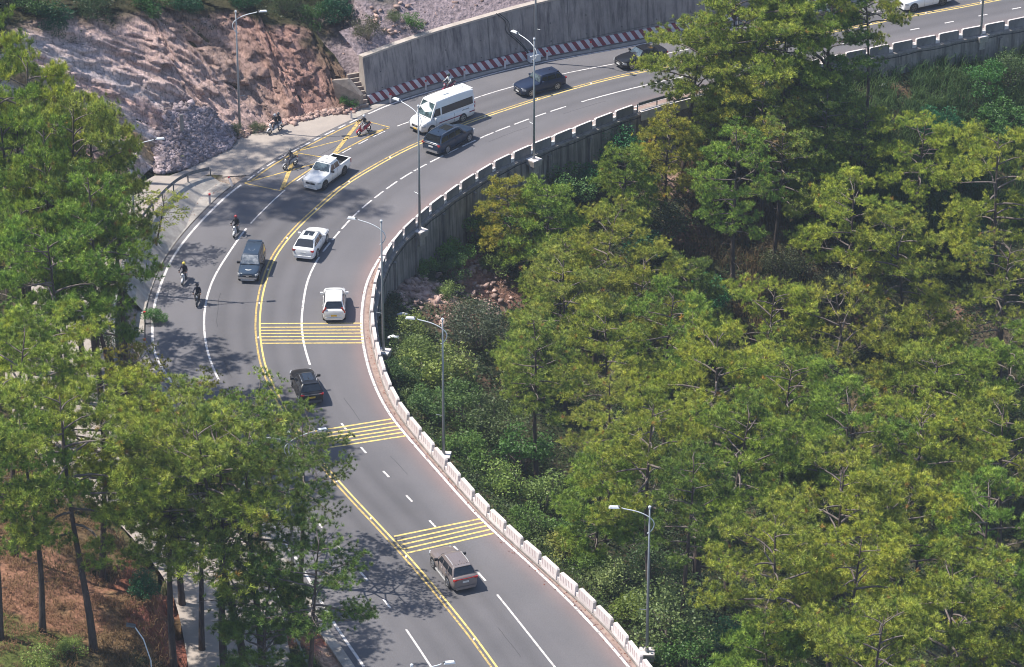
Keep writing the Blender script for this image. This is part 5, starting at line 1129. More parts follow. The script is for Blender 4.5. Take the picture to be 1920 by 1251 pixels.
def pine(seed, H, Rc, base=.45, limbs=26, dens=1.0, flat=.5, droop=.1, lean=.03):
    """returns trunk, branch and crown meshes of one pine"""
    rng = np.random.default_rng(seed); tb = MB(); br = MB(); tp = []; ta = []
    lx, ly = rng.normal(size=2) * lean * H; ph = rng.random() * 6
    def tr(t): return np.array([lx * t ** 1.5 + .012 * H * math.sin(t * 5 + ph), ly * t ** 1.5 + .012 * H * math.cos(t * 4 + ph), H * t])
    ts = np.linspace(0, 1, 14); r0 = .0125 * H + .05
    tb.tube([tr(t) - np.array([0, 0, .6 if t == 0 else 0]) for t in ts], [r0 * (1.25 if t == 0 else 1) * (1 - .86 * t) for t in ts], 9)
    for i in range(limbs):
        t = base + (.985 - base) * (i + rng.random() * .8) / limbs; az = i * 2.4 + rng.normal() * .35
        u = (t - base) / (1 - base); env = (.55 + .45 * math.sin(min(1, u * 1.7 + .25) * PI / 2)) * (1 - max(0, u - flat) ** 1.6 / (1 - flat) ** 1.6 * .72)
        L = Rc * env * (.72 + .42 * rng.random()); o = tr(t); el = .12 + .55 * u + rng.normal() * .12; n = 7; pts = [o]
        dx, dy = math.cos(az), math.sin(az); p = o.copy(); e = el; wig = rng.normal() * .1
        for k in range(n):
            e += (.06 if k > 3 else -droop) + rng.normal() * .05; az2 = az + wig * k + rng.normal() * .09
            p = p + np.array([math.cos(az2) * math.cos(e), math.sin(az2) * math.cos(e), math.sin(e)]) * L / n; pts.append(p.copy())
        rb = .035 + .013 * L * (1.2 - u * .6); br.tube(pts, [rb * (1 - .82 * k / n) for k in range(n + 1)], 5, cap=False)
        pts = np.array(pts); ns = int(3 + L * 1.9)
        for j in range(ns):
            f = .42 + .58 * (j + rng.random()) / ns; k = min(int(f * n), n - 1); q = pts[k] + (pts[k + 1] - pts[k]) * (f * n - k)
            sgn = 1 if j % 2 else -1; a3 = math.atan2(*(pts[k + 1] - pts[k])[[1, 0]]) + sgn * (.55 + rng.random() * .6); l2 = (.55 + 1.25 * rng.random()) * (.5 + L * .11) * (1.25 - .5 * f)
            e2 = .15 + rng.random() * .4; dirn = np.array([math.cos(a3) * math.cos(e2), math.sin(a3) * math.cos(e2), math.sin(e2)]); q2 = q + dirn * l2 + np.array([0, 0, .08 * l2])
            br.tube([q, (q + q2) / 2 + rng.normal(size=3) * .05, q2], [.022, .014, .006], 3, cap=False)
            c = int((2.2 + l2 * 3.9) * dens * (.6 + .8 * rng.random()))
            s = rng.random(c) ** .55; pp = q + (q2 - q) * (.35 + .8 * s[:, None]) + rng.normal(size=(c, 3)) * np.array([.26, .26, .10]) * (.8 + .35 * l2); tp.append(pp)
            ax = dirn * .7 + rng.normal(size=(c, 3)) * .45 + np.array([0, 0, .75]); ta.append(ax)
        c = int(2 * dens); pp = pts[-1] + rng.normal(size=(c, 3)) * .22; tp.append(pp); ta.append(np.tile([dx, dy, .9], (c, 1)) + rng.normal(size=(c, 3)) * .4)
    # a few dead stubs below the crown
    for k in range(5):
        t = base * (.45 + .5 * rng.random()); az = rng.random() * 6.28; L = .4 + rng.random() * 1.3; o = tr(t); br.tube([o, o + np.array([math.cos(az) * L * .6, math.sin(az) * L * .6, .1 * L]), o + np.array([math.cos(az) * L, math.sin(az) * L, -.05])], [.035, .025, .012], 4, cap=False)
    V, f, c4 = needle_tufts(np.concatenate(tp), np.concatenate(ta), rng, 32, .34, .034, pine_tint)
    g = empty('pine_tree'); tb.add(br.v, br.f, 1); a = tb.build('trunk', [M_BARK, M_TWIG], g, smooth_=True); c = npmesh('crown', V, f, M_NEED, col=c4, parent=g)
    g['H'] = H; g['n'] = len(V); return g
def leaves(pos, rng, size, tint, flat=.3, asp=.55):
    K = len(pos); d = rng.normal(size=(K, 3)); d[:, 2] = np.abs(d[:, 2]) * .6 - .1; d /= np.linalg.norm(d, axis=1)[:, None]; r = rng.normal(size=(K, 3)); s = np.cross(d, r); s /= np.linalg.norm(s, axis=1)[:, None]
    L = size * (.6 + .8 * rng.random((K, 1))); A = pos; B = pos + d * L * .5 + s * L * asp / 2; C = pos + d * L; D = pos + d * L * .5 - s * L * asp / 2
    V = np.stack([A, B, C, D], 1).reshape(-1, 3); f = np.arange(K * 4).reshape(-1, 4); return V, f, np.repeat(tint, 4, 0)
def shrub_tint(rng, K, a, b, pos):
    cl = fnoise(pos[:, 0] * 1.3 + pos[:, 2], pos[:, 1] * 1.3, .7, 3); t = np.clip(rng.random(K) * .55 + cl * .6, 0, 1)[:, None]; return np.array(a) * (1 - t) + np.array(b) * t
def shrub(seed, H, Rr, n=2600, size=.17, a=(.05, .11, .026), b=(.20, .29, .075), lobes=14, name='shrub'):
    rng = np.random.default_rng(seed); st = MB(); P_ = []
    for k in range(lobes):
        az = rng.random() * 6.28; rr = Rr * (.15 + .75 * rng.random() ** .7); z = H * (.35 + .6 * rng.random()) * (1 - .35 * (rr / Rr) ** 2); c = np.array([math.cos(az) * rr, math.sin(az) * rr, z])
        st.tube([(0, 0, -.2), c * np.array([.4, .4, .55]), c], [.06, .035, .012], 4, cap=False); m_ = n // lobes
        v = rng.normal(size=(m_, 3)); v /= np.linalg.norm(v, axis=1)[:, None]; v *= (.35 + .65 * rng.random((m_, 1)) ** .5) * np.array([1, 1, .75]) * Rr * (.30 + .18 * rng.random()); P_.append(c + v)
    pos = np.concatenate(P_); pos[:, 2] = np.maximum(pos[:, 2], .05); V, f, c = leaves(pos, rng, size, shrub_tint(rng, len(pos), a, b, pos)); g = empty(name); st.build('stems', M_TWIG, g); npmesh('foliage', V, f, M_LEAF, col=c, parent=g); g['H'] = H; return g
PV = dict(
    A1=pine(1, 19, 5.8, .52, 21, 1.35, .45), A2=pine(2, 21, 6.2, .54, 22, 1.35, .4), A3=pine(3, 18, 5.4, .48, 22, 1.4, .5),
    B1=pine(4, 21, 4.4, .50, 22, 1.3, .3), B2=pine(5, 19, 4.2, .42, 24, 1.35, .3),
    C1=pine(6, 12, 3.9, .22, 34, 1.4, .35), C2=pine(7, 10, 3.5, .18, 32, 1.45, .35),
    U1=pine(10, 20, 5.6, .70, 24, 1.0, .5), U2=pine(11, 20, 5.0, .78, 15, .75, .5),
    D1=pine(8, 18, 5.2, .46, 22, .75, .5, lean=.07), D2=pine(9, 20, 5.6, .50, 22, .7, .45, lean=.06))
SV = dict(S1=shrub(20, 2.4, 1.9, 2600), S2=shrub(21, 3.4, 2.2, 3000, .20, (.045, .10, .03), (.16, .27, .07)), S3=shrub(22, 1.7, 1.6, 2000, .15, (.075, .13, .045), (.30, .36, .12)),
          S4=shrub(23, 5.0, 3.0, 4800, .24, (.025, .09, .04), (.07, .22, .09), 22), S5=shrub(24, 4.2, 2.6, 3600, .18, (.045, .075, .035), (.16, .21, .09), 18))
used = set(); REC = []
def inst(src, loc, rz, sc, color):
    o = copy_tree(src); o.location = tuple(loc); o.rotation_euler = (0, 0, rz); o.scale = (sc[0], sc[0], sc[1]) if hasattr(sc, '__len__') else (sc, sc, sc)
    for k in ('H', 'n'):
        if k in o: del o[k]
    for ch in o.children: ch.color = (*color, 1)
    return o
GRN = (.76, .92, .70); OLV = (1.0, .98, .75); YEL = (1.18, .98, .75); DRK = (.46, .60, .55); BRN = (1.28, .92, .75); LIM = (1.14, 1.12, .75); STD = (1, 1, 1)
def T(px, py, var, H=None, col=STD, label=None, by='c', wide=1.0, cf=.74, rz=None, group='pines', cat='pine tree'):
    src = PV[var]; H0_ = src['H']; H = H or H0_; s = H / H0_
    q = hit(px, py, H * cf if by == 'c' else 0)
    rng = random.Random(int(px * 7 + py * 13)); o = inst(src, (q[0], q[1], q[2] - .1), rng.random() * 6.28 if rz is None else rz, (s * wide, s), col)
    tag(o, label, cat, group); REC.append((o, px, py, group)); return o

def caster(px, py, var, t, col=STD, label=None, cf=.76):
    """a tree high on the hill whose crown lies on the sun ray through a road point"""
    g = P(px, py) + np.array(SUN) * t; zg = z_left([g[0]], [g[1]])[0]; H = (g[2] - zg) / cf; rng = random.Random(int(px))
    o = inst(PV[var], (g[0], g[1], zg - .1), rng.random() * 6.28, (min(H / PV[var]['H'], .78), H / PV[var]['H']), col); tag(o, label, 'pine tree', 'pines on the cliff top'); return o
# ------------------------------------------------------------------ pines of the valley on the right
VG = 'pines of the valley forest'
vt = [
 (1290, 112, 'A3', 15, OLV, 'sparse leaning pine reaching over the guardrail toward the black saloon'), (1420, 88, 'A3', 19, OLV, 'broad yellow green pine covering the far road where the striped wall ends'),
 (1555, 75, 'A1', 15, DRK, 'dark narrow pine in front of the far road, left of the tall bare trunk'), (1632, 47, 'U1', 17, OLV, 'pine with flat yellow green top on a tall bare trunk before the far road'),
 (1430, 225, 'A1', 14, YEL, 'thin yellowing pine just below the steel guardrail'), (1250, 262, 'C1', 9, YEL, 'low orange tinged pine under the pale rocks by the guardrail'),
 (1345, 215, 'C1', 10, OLV, 'bushy pine below the guardrail, right of the orange tinged pine'), (1170, 330, 'C2', 8, GRN, 'small green pine beside the dark blue green shrub at the wall'),
 (1570, 190, 'B2', 11, DRK, 'shaded pine left of the tall bare trunk, above the tall grass'), (1500, 38, 'A1', 17, GRN, 'pine whose crown touches the top edge between the far pines'), (1372, 70, 'A1', 17, OLV, 'pine in front of the right end of the grey wall'), (1350, 135, 'A3', 13, OLV, 'pine spreading over the white kerb beam between two thin pines'), (1480, 120, 'A3', 15, GRN, 'dense pine whose crown hides the far barrier blocks'), (1550, 245, 'A1', 12, DRK, 'shaded pine left of the tall bare trunk foot'),
 (1495, 160, 'C1', 9, GRN, 'green pine whose trunk stands before the far barrier blocks'),
 (1620, 265, 'A3', 10, OLV, 'small bright pine at the foot of the tall bare trunk'), (1725, 302, 'A1', 13, LIM, 'lime tipped pine with one long branch pointing right below the tall grass'),
 (1885, 375, 'A3', 19, LIM, 'tall yellow green pine cut by the right edge of the photo'), (1880, 540, 'D2', 17, OLV, 'thin pine at the right edge with a curved pale branch'),
 (1385, 330, 'B2', 17, GRN, 'pine on a long bare dark trunk in the middle of the valley slope'), (1460, 310, 'D2', 14, STD, 'sparse pine with bare pale twigs on the dry grass slope'),
 (1540, 330, 'C2', 9, GRN, 'small pine on the brown grass of the valley slope'), (1600, 440, 'A1', 17, LIM, 'broad light green pine above the white flowering climber trunk'),
 (1700, 490, 'A3', 16, OLV, 'broad pine with layered plates left of the dark hollow'),
 (960, 385, 'C1', 8.5, YEL, 'pine with yellow orange crown nearest the stained valley wall'), (1030, 410, 'C1', 11, GRN, 'rounded green pine next to the yellow orange crown by the wall'),
 (1050, 500, 'C1', 10, OLV, 'low spreading pine over the bare red slope'), (1120, 480, 'A3', 14, OLV, 'wide pine in front of the red slope, centre of the picture'),
 (1060, 570, 'A1', 14, STD, 'wide olive pine just right of the red earth slip'), (1180, 555, 'A3', 14, OLV, 'wide olive pine right of the picture centre'),
 (1000, 625, 'C2', 8, GRN, 'small pine over the dark hollow near the bend'), (1010, 680, 'B2', 14, STD, 'narrow pine right of the dark grey shrub'),
 (1140, 680, 'A1', 15, OLV, 'broad pine with reddish dead needles in its crown'), (1250, 640, 'A3', 14, GRN, 'green pine between the central crowns and the long dark trunk'),
 (1440, 630, 'A1', 16, LIM, 'broad light crown directly below the long bare dark trunk'), (1620, 650, 'D1', 18, YEL, 'tall thin yellow brown pine with visible trunk'),
 (1335, 735, 'A2', 19, LIM, 'largest round pine crown in the middle of the valley forest'), (1720, 640, 'C1', 12, OLV, 'pointed pine right of the thin yellow brown pine'),
 (1470, 780, 'A1', 17, GRN, 'green pine tucked behind the largest round crown'), (1770, 740, 'A3', 17, OLV, 'broad pine above the lower right forest'),
 (1890, 720, 'A1', 17, GRN, 'dark green pine by the right edge below the hollow'), (1140, 790, 'B2', 14, STD, 'pine beside the green shrubs level with the middle yellow stripes'),
 (1220, 870, 'A2', 17, OLV, 'large crown left of the twisted bare limbs'), (1370, 880, 'A3', 16, GRN, 'pine crossed by long twisted bare limbs'),
 (1590, 850, 'A1', 18, GRN, 'pine in the shade between the two largest light crowns'), (1730, 870, 'A2', 18, LIM, 'huge light crown in the lower right forest'),
 (1880, 870, 'A1', 18, OLV, 'crown at the right edge beside the huge light crown'), (1290, 950, 'B1', 16, DRK, 'dark pine above the broken grey trunk'),
 (1120, 905, 'C1', 10, GRN, 'pine at the shrubs edge above the lower street lamp'), (1570, 980, 'A1', 18, OLV, 'olive crown above the bottom right clearing of twigs'),
 (1460, 1090, 'A2', 17, OLV, 'wide crown right of the broken grey trunk'), (1700, 1020, 'A3', 17, LIM, 'light crown with bare twigs near the lower right corner'),
 (1850, 1030, 'A1', 18, GRN, 'green crown on the right edge above the corner'), (1600, 1130, 'A2', 18, LIM, 'bottom light crown with forked dark limbs'),
 (1780, 1170, 'A1', 18, OLV, 'bottom olive crown left of the corner crown'), (1905, 1200, 'A3', 17, LIM, 'crown in the bottom right corner'),
 (1450, 1235, 'C1', 11, GRN, 'low pine at the bottom edge right of the pale shrub'), (1640, 1270, 'A1', 17, OLV, 'crown cut by the bottom edge in the right forest'), (1530, 900, 'C1', 12, DRK, 'dark pine filling the gap below the largest round crown'),
 (1300, 545, 'C1', 10, DRK, 'dark low pine left of the long bare trunk foot')]
for q in vt: T(*q, group=VG, wide=.8 if q[2] == 'U1' else 1.0)
# ------------------------------------------------------------------ pines on the left
LG = 'pines of the left bank'
lt = [
 (-5, 175, 'B2', 25, GRN, 'small pine on the left edge below the dark cliff top'), (38, 285, 'A3', 25, LIM, 'bright pine at the left edge in front of the rock cliff'), (135, 352, 'A1', 24, STD, 'broad green pine before the foot of the cliff'),
 (40, 360, 'A2', 19.5, GRN, 'large green pine at the left edge level with the side road'), (235, 360, 'D2', 5, GRN, 'open pine round the double armed street lamp'), (105, 440, 'A1', 18.5, GRN, 'dark branched pine left of the side road'),
 (255, 462, 'D2', 5, GRN, 'sparse pine whose branch tips reach over the road edge line'), (35, 520, 'B2', 19, GRN, 'shaded pine at the left edge beside the grey paving'), (195, 500, 'D1', 14, DRK, 'dark sparse pine over the striped left wall'),
 (85, 680, 'A1', 15, LIM, 'bright lime green crown on the left, beneath the grey paving'), (10, 750, 'A3', 16, GRN, 'green crown at the left edge below the lime crown'), (235, 720, 'D2', 10, BRN, 'yellow brown pine beside the left end of the road edge line'),
 (375, 750, 'D1', 9, YEL, 'small yellow brown pine reaching over the left lane line'), (180, 800, 'A3', 16, LIM, 'bright crown in the middle of the left forest'), (330, 850, 'A1', 16, STD, 'broad crown right of the middle of the left forest'),
 (90, 370, 'B2', 24, GRN, 'tall narrow pine between the two left edge crowns'), (215, 372, 'B1', 23, STD, 'tall pine left of the double armed street lamp'), (12, 300, 'A1', 24, GRN, 'wide pine cut by the left edge below the cliff'), (180, 462, 'B2', 22, GRN, 'tall pine in front of the side road bend'), (105, 555, 'A1', 20, GRN, 'wide pine right above the lime green crown'), (165, 335, 'B1', 22, LIM, 'pine whose tip stands beside the purple scree'),
 (290, 395, 'D1', 5, LIM, 'low pine branches over the curved steel guardrail'),
 (475, 785, 'D1', 13, GRN, 'open pine whose needles touch the black SUV'), (60, 890, 'B1', 16, GRN, 'crown above the dry red grass at lower left'), (560, 880, 'D2', 13, DRK, 'dark open pine above the left end of the middle yellow stripes')]
for q in lt: T(*q, group=LG, wide=.68 if q[3] > 22 else .85 if q[3] > 17 else (1.5 if q[3] < 7 else 1.0))
bt = [
 (170, 1222, 'A3', 18, OLV, 'pine on a thick straight trunk standing on dry red grass'), (2, 1205, 'B1', 16, GRN, 'pine trunk at the very left edge on the dry slope'), (330, 1270, 'A2', 18, STD, 'pine on a straight trunk at the cut of the red bank'),
 (384, 1225, 'B1', 15, GRN, 'slim pine with short trunk in front of the pale side road'), (427, 1275, 'A1', 19, STD, 'pine trunk over the side road, third from the right of its row'), (456, 1280, 'D1', 20, OLV, 'pine trunk over the side road, second from the right of its row'), (488, 1262, 'D2', 19, DRK, 'leaning dark pine whose long branch hangs over the lower road'),
 (575, 1335, 'D1', 14, DRK, 'dark pine at the bottom edge beside the lower kerb'), (500, 1330, 'C1', 11, DRK, 'dense dark pine at the bottom edge over the verge')]
for q in bt: T(*q, group=LG, by='b')
# pines on top of the cliff, above the frame; they cast the dappled shade on the yard and the road
for k_, (px, py, v_, t_, lb_) in enumerate([(440, 398, 'U2', 60, 'pine high on the hill that shades the scooter by the lane line'), (525, 380, 'U1', 62, 'pine high on the hill that shades the box marking corner'), (590, 388, 'U2', 65, 'pine high on the hill that shades the lanes below the pickup'), (395, 302, 'U1', 50, 'pine high on the hill that shades the yard by the guardrail'), (475, 286, 'U2', 54, 'pine high on the hill that shades the middle of the yard'), (660, 352, 'U2', 66, 'pine high on the hill behind all the other pines of the cliff top')][:5]): caster(px, py, v_, t_, GRN, lb_, .88)
# ------------------------------------------------------------------ shrubs one can tell apart
def SH(px, py, var, H, col, label, up=None, group='shrubs along the road and in the valley'):
    src = SV[var]; s = H / src['H']; q = hit(px, py, H * .45); rng = random.Random(int(px * 3 + py))
    if px > 690 and not inside([q[0]], [q[1]], VAL_POLY)[0] and 'above the big wall' not in label and 'rubble' not in label:
        d_ = ray(px, py); t_ = (q[1] - CAM[1]) / d_[1]
        while t_ > 150:
            t_ -= .3; c_ = CAM + d_ * t_
            if inside([c_[0]], [c_[1]], VAL_POLY)[0] and dist_poly([c_[0]], [c_[1]], BAR[::3])[0][0] > H * .33 + .3: break
        q = np.array([c_[0], c_[1], z_valley([c_[0]], [c_[1]])[0]])
    rng = random.Random(int(px * 3 + py)); o = inst(src, (q[0], q[1], q[2] - .1), rng.random() * 6.28, s, col); tag(o, label, 'shrub', group); return o
sh = [(795, 500, 'S1', 1.6, LIM, 'small green shrub between the bend wall and the pink earth'), (850, 500, 'S2', 2.2, STD, 'leafy shrub above the red slope near the wall'), (935, 440, 'S2', 2.8, LIM, 'bright shrub left of the yellow orange crown'), (925, 500, 'S3', 1.8, OLV, 'thin shrub growing on the red slope'),
 (1150, 282, 'S4', 4.2, (.8, 1.1, .8), 'dense blue green shrub against the stained valley wall'), (1105, 305, 'S4', 2.6, (.9, 1.15, .8), 'smaller blue green shrub left of the dense one at the wall'), (1060, 350, 'S2', 3.6, STD, 'pale tipped shrub climbing the valley wall foot'),
 (1015, 340, 'S3', 2.8, STD, 'light shrub under the bracket of the lamp by the dark blue car'), (890, 430, 'S2', 3.0, LIM, 'bright green shrub at the wall foot right of the lamp'), (845, 470, 'S1', 2.4, LIM, 'small bright shrub between wall and red earth'), (842, 548, 'S3', 1.3, OLV, 'dry shrub on the pinkish earth slip'),
 (865, 590, 'S5', 3.0, (.8, .75, .9), 'dark greyish shrub left of the red slope'), (900, 620, 'S5', 4.2, (.75, .75, .95), 'tall dark grey shrub over the hollow by the bend'), (770, 610, 'S3', 1.7, OLV, 'low shrub on the pink rubble beside the bend'), (775, 660, 'S1', 2.4, STD, 'round shrub directly right of the bend lamp base'),
 (800, 700, 'S3', 2.8, LIM, 'light green shrub behind the tightest barrier blocks'), (750, 700, 'S2', 2.2, DRK, 'dark shrub hugging the barrier blocks of the bend'), (850, 690, 'S3', 3.0, OLV, 'yellow green shrub left of the grey hollow'), (860, 760, 'S2', 3.4, STD, 'green shrub behind the middle street lamp'),
 (800, 760, 'S2', 2.6, STD, 'leafy shrub above the middle yellow stripes, behind the blocks'), (930, 790, 'S5', 4.4, GRN, 'big rounded shrub right of the middle street lamp'), (880, 840, 'S1', 2.8, GRN, 'shrub at the base of the middle street lamp'), (980, 850, 'S2', 3.6, GRN, 'shrub below the big rounded shrub'),
 (945, 905, 'S3', 2.4, LIM, 'light shrub behind the straight run of blocks'), (1020, 930, 'S3', 2.6, OLV, 'pale twiggy shrub under the valley pines'), (990, 975, 'S2', 2.2, LIM, 'bright weed clump behind the blocks above the lowest stripes'), (1070, 1000, 'S1', 2.6, GRN, 'shrub level with the lowest yellow stripes'),
 (1050, 1030, 'S3', 2.0, LIM, 'low bright shrub against the blocks, level with the bronze SUV'), (1110, 1060, 'S2', 2.4, LIM, 'bright shrub right of the bronze SUV across the blocks'), (1150, 1090, 'S3', 2.2, STD, 'shrub left of the lower street lamp'), (1180, 1140, 'S1', 2.4, LIM, 'shrub just left of the lower lamp pole'),
 (1255, 1160, 'S5', 5.6, (1.5, 1.6, 1.2), 'tall pale green shrub right of the lower street lamp'), (1290, 1230, 'S2', 3.4, GRN, 'shrub at the bottom edge right of the tall pale shrub'), (1230, 1060, 'S5', 3.6, GRN, 'shadowed shrub behind the lower street lamp'), (1370, 1210, 'S4', 3.2, GRN, 'glossy dark shrub at the bottom edge under the pines'),
 (1760, 240, 'S4', 3.6, (.8, 1, .8), 'dark blue green shrub in the tall grass below the far wall'), (1850, 150, 'S2', 3.4, GRN, 'green shrub under the far road lamp at upper right'), (1900, 130, 'S5', 4.0, GRN, 'shrub at the right edge below the far blocks'), (1880, 230, 'S2', 3.6, GRN, 'shrub at the right edge below the far wall'), (1800, 330, 'S4', 3.4, DRK, 'dark shrub right of the long pine branch'),
 (1330, 560, 'S4', 3.4, (.9, 1.2, 1.0), 'bright blue green shrub at the foot of the long dark trunk'), (1210, 470, 'S4', 3.4, (.7, .95, .8), 'blue green shrub above the central pines'), (1240, 420, 'S5', 4, DRK, 'dark shrub under the orange tinged pine'), (1830, 480, 'S4', 4.5, DRK, 'dark shrub inside the right hollow'),
 (1560, 540, 'S5', 3.4, (.8, .75, .8), 'dark shrub under the white flowering trunk'), (1470, 500, 'S5', 3.4, (.9, .75, .7), 'brownish shrub on the shaded slope'), (652, 192, 'S2', 1.5, GRN, 'green bush at the foot of the tan wing wall'), (483, 238, 'S5', 1.2, GRN, 'dark green weeds at the cliff foot behind the lamp'), (438, 246, 'S5', 1.4, DRK, 'dark bush beside the cliff foot lamp pole'),
 (772, 60, 'S2', 1.6, GRN, 'small green bush on the rubble above the big wall'), (740, 30, 'S5', 1.3, GRN, 'bush on the rubble slope near the top edge'), (690, 55, 'S5', 2.4, (.8, .6, .6), 'brown bush where cliff and rubble meet'), (632, 18, 'S4', 3.4, DRK, 'dark green bush mass on the right shoulder of the cliff'), (590, 30, 'S2', 2.4, DRK, 'dark bush hanging over the cliff rim'),
 (350, 8, 'S4', 2.6, DRK, 'dark bush on the cliff rim at the top edge'), (280, 12, 'S2', 2.4, DRK, 'bush on the cliff rim near the top edge'), (170, 20, 'S5', 3, DRK, 'dark bush on the cliff rim at upper left'), (100, 50, 'S4', 3.2, DRK, 'dark bush above the left part of the cliff'), (60, 20, 'S2', 3, DRK, 'dark bush in the upper left corner'), (460, 0, 'S4', 2.6, DRK, 'dark bush above the cliff foot lamp head'), (530, 5, 'S5', 2.4, DRK, 'dark bush on the cliff rim right of the lamp head'),
 (590, 1110, 'S2', 1.2, DRK, 'dark weeds on the verge beside the lower kerb'), (545, 1110, 'S3', 1.3, OLV, 'yellowing bush on the red verge'), (270, 1100, 'S4', 2.2, GRN, 'green bush on top of the red cut bank'), (290, 590, 'S1', 1.4, GRN, 'weeds between the striped left wall and the drain'), (215, 640, 'S5', 2.6, GRN, 'grey green bush at the edge of the side road'),
 (85, 1240, 'S3', 1.6, LIM, 'bright grass clump in the lower left corner'), (130, 1215, 'S3', 1.2, LIM, 'grass clump by the thick trunk')]
for q in sh: SH(*q)
# white flowering climber on the pair of trunks
# broken grey trunk
q = hit(1303, 1130, 0); g = empty('dead_pine', tuple(q), 0, 'broken grey pine trunk with snapped bare limbs at lower centre right', 'dead tree')
m = MB(); m.tube([(0, 0, -.5), (.05, 0, 2), (.1, .1, 4.2), (.2, .1, 5.9), (.35, .1, 6.6)], [.36, .33, .30, .26, .12], 9); m.build('trunk', M_BARK, g, smooth_=True)
for pts in ([(.2, 0, 5.8), (1.5, 0, 6.0), (2.9, 0, 5.4), (3.8, -.2, 4.9)], [(.1, 0, 5.9), (-.9, .1, 6.3), (-1.6, .1, 6.9)], [(.1, 0, 3.9), (1.1, -.2, 4.0), (1.7, -.2, 3.7)], [(.05, 0, 3.0), (1.4, 0, 2.9)], [(0, 0, 1.6), (1.2, 0, 1.5)], [(0, 0, 3.6), (-1.2, 0, 4.0), (-1.6, 0, 4.2)]):
    m = MB(); m.tube(pts, [.11, .085, .06, .03][:len(pts)], 6); m.build('limb', M_TWIG, g)
# fallen bare limbs among the crowns
for px, py, L_, a_, lab in ((1380, 860, 6, -.5, 'long twisted bare limb lying across the crowns'), (1550, 130, 4, -.9, 'pale broken branch in front of the far barrier blocks')):
    q = hit(px, py, 9 if py > 500 else 6); c, s_ = math.cos(a_), math.sin(a_); m = MB()
    m.tube([(-L_ * .5 * c, 0, -L_ * .5 * s_), (-L_ * .2 * c, .2, -L_ * .2 * s_ + .3), (L_ * .1 * c, 0, L_ * .1 * s_), (L_ * .5 * c, .1, L_ * .5 * s_)], [.16, .13, .10, .04], 7); m.tube([(0, 0, 0), (L_ * .3, .1, .5)], [.07, .02], 5)
    o = m.build('bare_limb', M_TWIG, smooth_=True); o.location = (q[0], q[1], q[2] + (9 if py > 500 else 6)); tag(o, lab, 'branch')

# ------------------------------------------------------------------ ground cover nobody could count
def scatter(n, pxr, pyr, seed, zf=z_any, cond=None):
    rng = np.random.default_rng(seed); out = []
    cs_ = [P(max(-60, min(1980, a_)), max(-60, min(1320, b_)), z_) for a_ in pxr for b_ in pyr for z_ in (-26, 16)]; x0_, x1_ = min(c[0] for c in cs_), max(c[0] for c in cs_); y0_, y1_ = min(c[1] for c in cs_), max(c[1] for c in cs_)
    x = rng.uniform(x0_, x1_, n); y = rng.uniform(y0_, y1_, n); z = zf(x, y)
    dz = (y - CAM[1]) * math.cos(PITCH) - (z - CAM[2]) * math.sin(PITCH) * 1.0
    v = np.stack([x, y, z], 1) - CAM; d = v @ _f; px = W0 / 2 + F * v[:, 0] / d; py = H0 / 2 - F * (v @ _u) / d
    k = (px > pxr[0]) & (px < pxr[1]) & (py > pyr[0]) & (py < pyr[1])
    if cond is not None: k &= cond(x, y, z, px, py)
    return np.stack([x, y, z], 1)[k], rng
def clumps(name, pts, rng, per, spread, size, a, b, asp=.5, matx=None, up=.5, label=None):
    c = np.repeat(pts, per, 0); K = len(c); off = rng.normal(size=(K, 3)) * np.array([spread, spread, spread * .6]); off[:, 2] = np.abs(off[:, 2]) * up * 2
    pos = c + off; t = np.clip(fnoise(c[:, 0], c[:, 1], 2.5, 12) * .8 + rng.random(K) * .4 - .1, 0, 1)[:, None]; tint = np.array(a) * (1 - t) + np.array(b) * t
    V, f, cc = leaves(pos, rng, size, tint, asp=asp); o = npmesh(name, V, f, matx or M_LEAF, col=cc); tag(o, label, None, None, 'stuff'); o.color = (1, 1, 1, 1); return o
def blades(name, pts, rng, per, h, w, a, b, lean=.5, label=None):
    c = np.repeat(pts, per, 0); K = len(c); base = c + rng.normal(size=(K, 3)) * np.array([.28, .28, 0]); az = rng.random(K) * 6.28; L = h * (.5 + .8 * rng.random(K)); ln = lean * (.4 + rng.random(K))
    d = np.stack([np.cos(az), np.sin(az), np.zeros(K)], 1); s = np.stack([-np.sin(az), np.cos(az), np.zeros(K)], 1) * w
    mid = base + d * (L * ln * .3)[:, None] + np.array([0, 0, 1]) * (L * .6)[:, None]; tip = base + d * (L * ln)[:, None] + np.array([0, 0, 1]) * (L * (.95 - .3 * ln))[:, None]
    V = np.stack([base - s, base + s, mid + s * .8, mid - s * .8, mid - s * .8, mid + s * .8, tip + s * .1, tip - s * .1], 1).reshape(-1, 3); f = np.arange(K * 8).reshape(-1, 4)
    t = np.clip(fnoise(c[:, 0], c[:, 1], 3.5, 33) * .9 + rng.random(K) * .35 - .1, 0, 1)[:, None]; tint = np.array(a) * (1 - t) + np.array(b) * t
    o = npmesh(name, V, f, M_GRASS, col=np.repeat(tint, 8, 0)); tag(o, label, None, None, 'stuff'); o.color = (1, 1, 1, 1); return o
def bare(px, py):
    m = np.zeros(px.shape, bool)
    for a, b, r in ((790, 545, 45), (850, 600, 30), (890, 520, 45), (930, 560, 36), (1230, 205, 35), (1690, 170, 8), (1265, 345, 20)): m |= np.hypot(px - a, (py - b)) < r
    return m
inval = lambda x, y: inside(x, y, VAL_POLY) & (dist_poly(x, y, BAR[::3])[0] > .5)
pts, rng = scatter(17000, (690, 1990), (-40, 1330), 5, z_valley, lambda x, y, z, px, py: inval(x, y) & ~bare(px, py))
clumps('undergrowth', pts, rng, 34, .42, .24, (.022, .045, .016), (.085, .115, .035))
pts, rng = scatter(11000, (1480, 1990), (60, 460), 6, z_valley, lambda x, y, z, px, py: inval(x, y) & ~bare(px, py))
